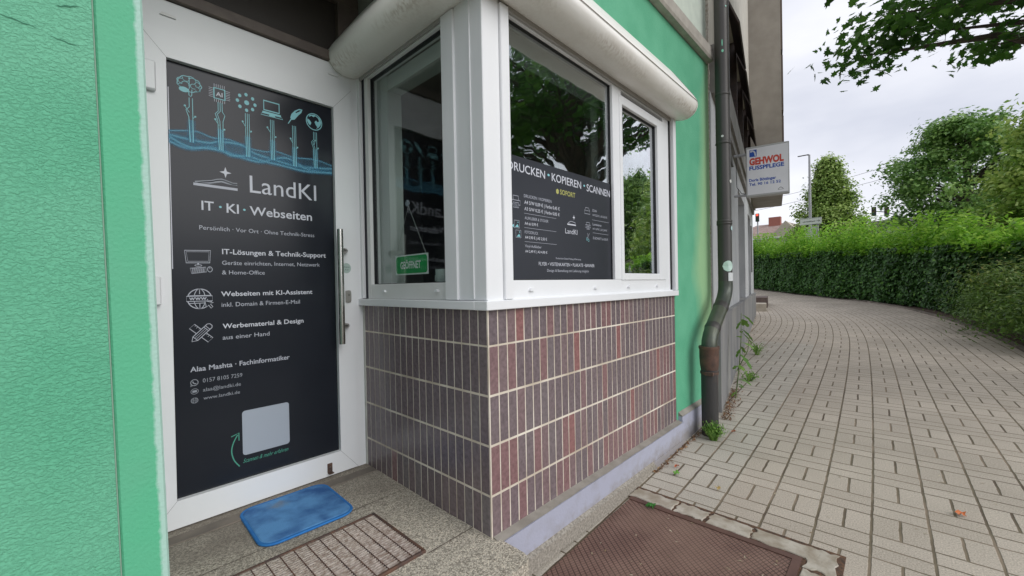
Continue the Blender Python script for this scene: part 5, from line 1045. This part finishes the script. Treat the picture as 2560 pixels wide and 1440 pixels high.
one("signal_arm", MB().tube([(60.1, 2.05, 7.3), (60.1, 1.0, 7.05), (60.1, -.7, 6.1), (60.1, -1.2, 4.5), (60.1, -1.2, -.5)], [.05, .05, .07, .1, .11], 8), flat("mast_grey", (.14, .15, .16)), (60.1, -1.2, -.5), "curved mast arm carrying two traffic lights over the street", "mast")
wr = MB()
for pts in (((24, 11.3), (16.1, 11.75), (10.28, 12.25), (4.98, 13.2), (.39, 14.06), (-8, 15.8), (-20, 18.6)), ((24, 9.8), (16.1, 10.35), (9.97, 11.06), (3.55, 12.1), (1.5, 12.45), (-8, 14.3), (-20, 17))):
    wr.tube([(70, y, z) for y, z in smooth([Vector(p) for p in pts], 5)], .022, 5)
one("overhead_wires", wr, flat("wire", (.12, .12, .13)), (70, 5, 8), "thin overhead wires crossing the sky behind the linden", "wires")
# far houses
hs_ = thing("far_house", (80, 15.2, -.3), "distant house with reddish hipped roof and brick chimney", "house")
build("wall", MB().box(80, 92, 8.5, 24, -.3, 7.0), mat("far_cream", (.5, .48, .42), .8), hs_)
rf = MB(); rf.add([(79.5, 8, 7.0), (92.5, 8, 7.0), (92.5, 24.5, 7.0), (79.5, 24.5, 7.0), (86, 14, 10.0), (86, 19, 10.0)], [(0, 1, 4), (1, 2, 5, 4), (2, 3, 5), (3, 0, 4, 5)]); rfo = build("roof", rf, mat("far_tiles", (.28, .19, .16), .8, (.36, .28, .25), 2), hs_)
build("gable", MB().add([(79.3, 11.2, 7.0), (79.3, 15.8, 7.0), (79.3, 13.5, 9.6), (86, 11.2, 7.0), (86, 15.8, 7.0), (86, 13.5, 9.6)], [(0, 2, 1), (0, 3, 5, 2), (1, 2, 5, 4)]), mat("far_gable", (.42, .38, .3), .8), hs_)
build("eaves", MB().box(79.2, 79.5, 8, 24.5, 6.85, 7.08), MW, hs_)
build("chimney", MB().box(85, 86, 15.2, 17.0, 8.5, 11.1), mat("far_brick", (.32, .12, .09), .8), rfo)
h2 = thing("far_block", (75, -3.5, -.3), "long low distant building behind the hedge under the traffic lights", "building")
build("wall", MB().box(75, 90, -16, 2.6, -.3, 7.3), mat("far_grey", (.38, .37, .36), .8), h2); build("roof", MB().box(74.5, 90.5, -16.5, 3.1, 7.3, 7.7), mat("far_roof", (.25, .24, .23), .7), h2)

# ------------------------------------------------------------------ weeds, leaves and litter
WEED = attr_mat("weed_leaf", [(0, (.08, .19, .03)), (1, (.26, .44, .09))], .5, trans=.3)
def tuft(loc, n, h, spread, label, seed, name="grass_tuft"):
    rg_ = np.random.default_rng(seed); mbq = MB()
    for _ in range(n):
        a = rg_.uniform(0, 6.28); l_ = h*rg_.uniform(.45, 1); dx, dy = math.cos(a)*spread*rg_.uniform(.2, 1), math.sin(a)*spread*rg_.uniform(.2, 1); p0 = Vector((loc[0]+dx*.25, loc[1]+dy*.25, loc[2])); p1 = p0+Vector((dx*.4, dy*.4, l_*.7)); p2 = p0+Vector((dx, dy, l_)); wv_ = Vector((-dy, dx, 0)).normalized()*.006
        mbq.add([p0-wv_, p0+wv_, p1+wv_, p2, p1-wv_], [(0, 1, 2, 4), (4, 2, 3)], 0, rg_.uniform(.05, 1))
        for k in range(4):
            c = p0.lerp(p2, .35+.16*k); s_ = wv_.normalized()*(.028 if k < 3 else .015)*(1 if k % 2 else -1); mbq.add([c, c+s_+Vector((0, 0, .018)), c+s_*.4+Vector((0, 0, .022))], [(0, 1, 2)], 0, rg_.uniform(.05, 1))
    return one(name, mbq, WEED, loc, label, "weed")
tuft((3.36, 1.06, gz(3.36)), 60, .15, .10, "bushy green weed growing at the foot of the rain pipe", 3, "weed_clump")
tuft((5.3, 1.28, gz(5.3)), 20, .12, .16, "small straggly weed on the paving along the grey plinth", 6)
tuft((6.9, 1.55, gz(6.9)), 24, .22, .14, "thin dry weed at the far part of the grey plinth", 8)
th = thing("thistle_plant", (4.55, 1.23, gz(4.55)), "tall weed with toothed leaves climbing the grey plinth behind the rain pipe", "weed")
stemp = [(4.55, 1.22, gz(4.55)), (4.62, 1.20, -.87), (4.70, 1.2, -.6), (4.80, 1.22, -.34)]; build("stem", MB().tube(stemp, [.006, .005, .004, .002], 6).tube([(4.60, 1.21, -.9), (4.74, 1.15, -.72), (4.85, 1.16, -.58)], [.005, .004, .002], 6), mat("stem_green", (.12, .17, .06), .7), th)
rg3 = random.Random(5)
for k in range(20):
    t = rg3.random(); i_ = min(2, int(t*3)); c = Vector(stemp[i_]).lerp(Vector(stemp[i_+1]), t*3-i_); a = rg3.uniform(0, 6.28); dr = Vector((math.cos(a), math.sin(a)*.55-.35, rg3.uniform(-.5, .3))).normalized(); l_ = rg3.uniform(.06, .13); sd_ = dr.cross(Vector((0, 0, 1))).normalized(); pts = []
    for j in range(7): pts.append(c+dr*l_*j/6+Vector((0, 0, -.10*l_*(j/6)**2*6))+sd_*l_*.3*(math.sin(math.pi*(j+.3)/7.3))*(1 if j % 2 else .55))
    for j in range(6, -1, -1): pts.append(c+dr*l_*j/6+Vector((0, 0, -.10*l_*(j/6)**2*6))-sd_*l_*.3*(math.sin(math.pi*(j+.3)/7.3))*(1 if j % 2 else .55))
    n = len(pts); build("leaf", MB().add(pts, [(j, j+1, n-2-j, n-1-j) for j in range(6)], 0, rg3.uniform(.1, .9)), WEED, th)
def fallen(x, y, s_, a, c, label, i, dz=.006):
    rg_ = random.Random(i); pts = []
    ang = [-90, -62, -35, -12, 8, 30, 52, 72, 90, 108, 128, 150, 172, 192, 215, 242]; rad = [.30, .42, .28, .62, .36, .62, .40, .64, 1.0, .64, .40, .62, .36, .62, .28, .42]
    for q, r_ in zip(ang, rad): pts.append((x+1.5*s_*r_*math.cos(R(q+a)), y+1.5*s_*r_*math.sin(R(q+a))*.8, gz(x)+dz+rg_.uniform(.0, .022)))
    cpt = (x, y, gz(x)+dz+.012); m = MB().add([cpt]+pts, [(0, 1+k, 1+(k+1) % 16) for k in range(16)])
    return one("fallen_leaf", m, flat("fallen_"+str(i), c, .6), (x, y, gz(x)), label, "leaf", "fallen leaves on the paving")
fallen(2.20, 1.02, .033, 20, (.03, .15, .02), "dark green fallen leaf on the corner of the brown metal cover", 1, .012)
fallen(2.66, 1.07, .03, 100, (.12, .30, .04), "light green fallen leaf against the foot of the lavender plinth", 2)
fallen(2.76, 1.10, .022, 60, (.45, .11, .04), "small orange leaf by the light green one at the plinth", 3)
fallen(3.12, -.22, .03, 40, (.50, .14, .04), "orange brown leaf lying alone on the open paving", 4)
fallen(2.62, .80, .02, 10, (.42, .30, .10), "tiny yellow leaf in a joint near the plinth", 5)
fallen(3.6, .98, .025, 70, (.30, .09, .03), "rust brown leaf by the foot of the rain pipe", 6)
# brown litter along the wall foot
rg4 = np.random.default_rng(12); pts = []
for _ in range(900):
    t = rg4.random(); 
    if t < .55: x = rg4.uniform(3.85, 4.9); y = 1.17+(x-3.97)*.191-abs(rg4.normal(0, .045))
    elif t < .8: x = rg4.uniform(2.6, 3.6); y = 1.20-abs(rg4.normal(0, .018))
    else: x = rg4.uniform(4.9, 11); y = 1.17+(x-3.97)*.191-abs(rg4.normal(0, .04))
    pts.append((x, y, gz(x)+.004+.02*rg4.random()*math.exp(-abs(x-4.1)*2)))
pts = np.array(pts); lo = leafmesh("leaf_litter", pts, rg4.normal(0, .4, (900, 3))+np.array([0, 0, 1]), rg4.uniform(.012, .035, 900), attr_mat("litter", [(0, (.10, .045, .02)), (.6, (.22, .10, .045)), (1, (.36, .24, .13))], .9), None, (4, 1.1, gz(4)), shape='lance')
tag(lo, kind='stuff')
pts = np.stack([rg4.uniform(1.2, 2.2, 60), rg4.uniform(.37, 1.12, 60), np.zeros(60)], 1); pts[:, 2] = [gz(x)+.009 for x in pts[:, 0]]
p2_ = np.stack([rg4.uniform(2.3, 14, 260), rg4.uniform(-1.2, 1.0, 260), np.zeros(260)], 1); p2_[:, 2] = [gz(x)+.003 for x in p2_[:, 0]]
pts = np.concatenate([pts, p2_])
lo = leafmesh("dry_bits", pts, rg4.normal(0, .12, (len(pts), 3))+np.array([0, 0, 1]), rg4.uniform(.010, .026, len(pts)), attr_mat("bits", [(0, (.25, .18, .1)), (1, (.62, .56, .42))], .9), None, (2, .6, gz(2)), shape='lance'); tag(lo, kind='stuff')

# ------------------------------------------------------------------ lift everything so that the paving below the camera is at z = 0
for o in list(COL.objects):
    if o.parent is None and o.type in {'MESH', 'EMPTY'}: o.location.z += GZ
    if '_o' in o: del o['_o']
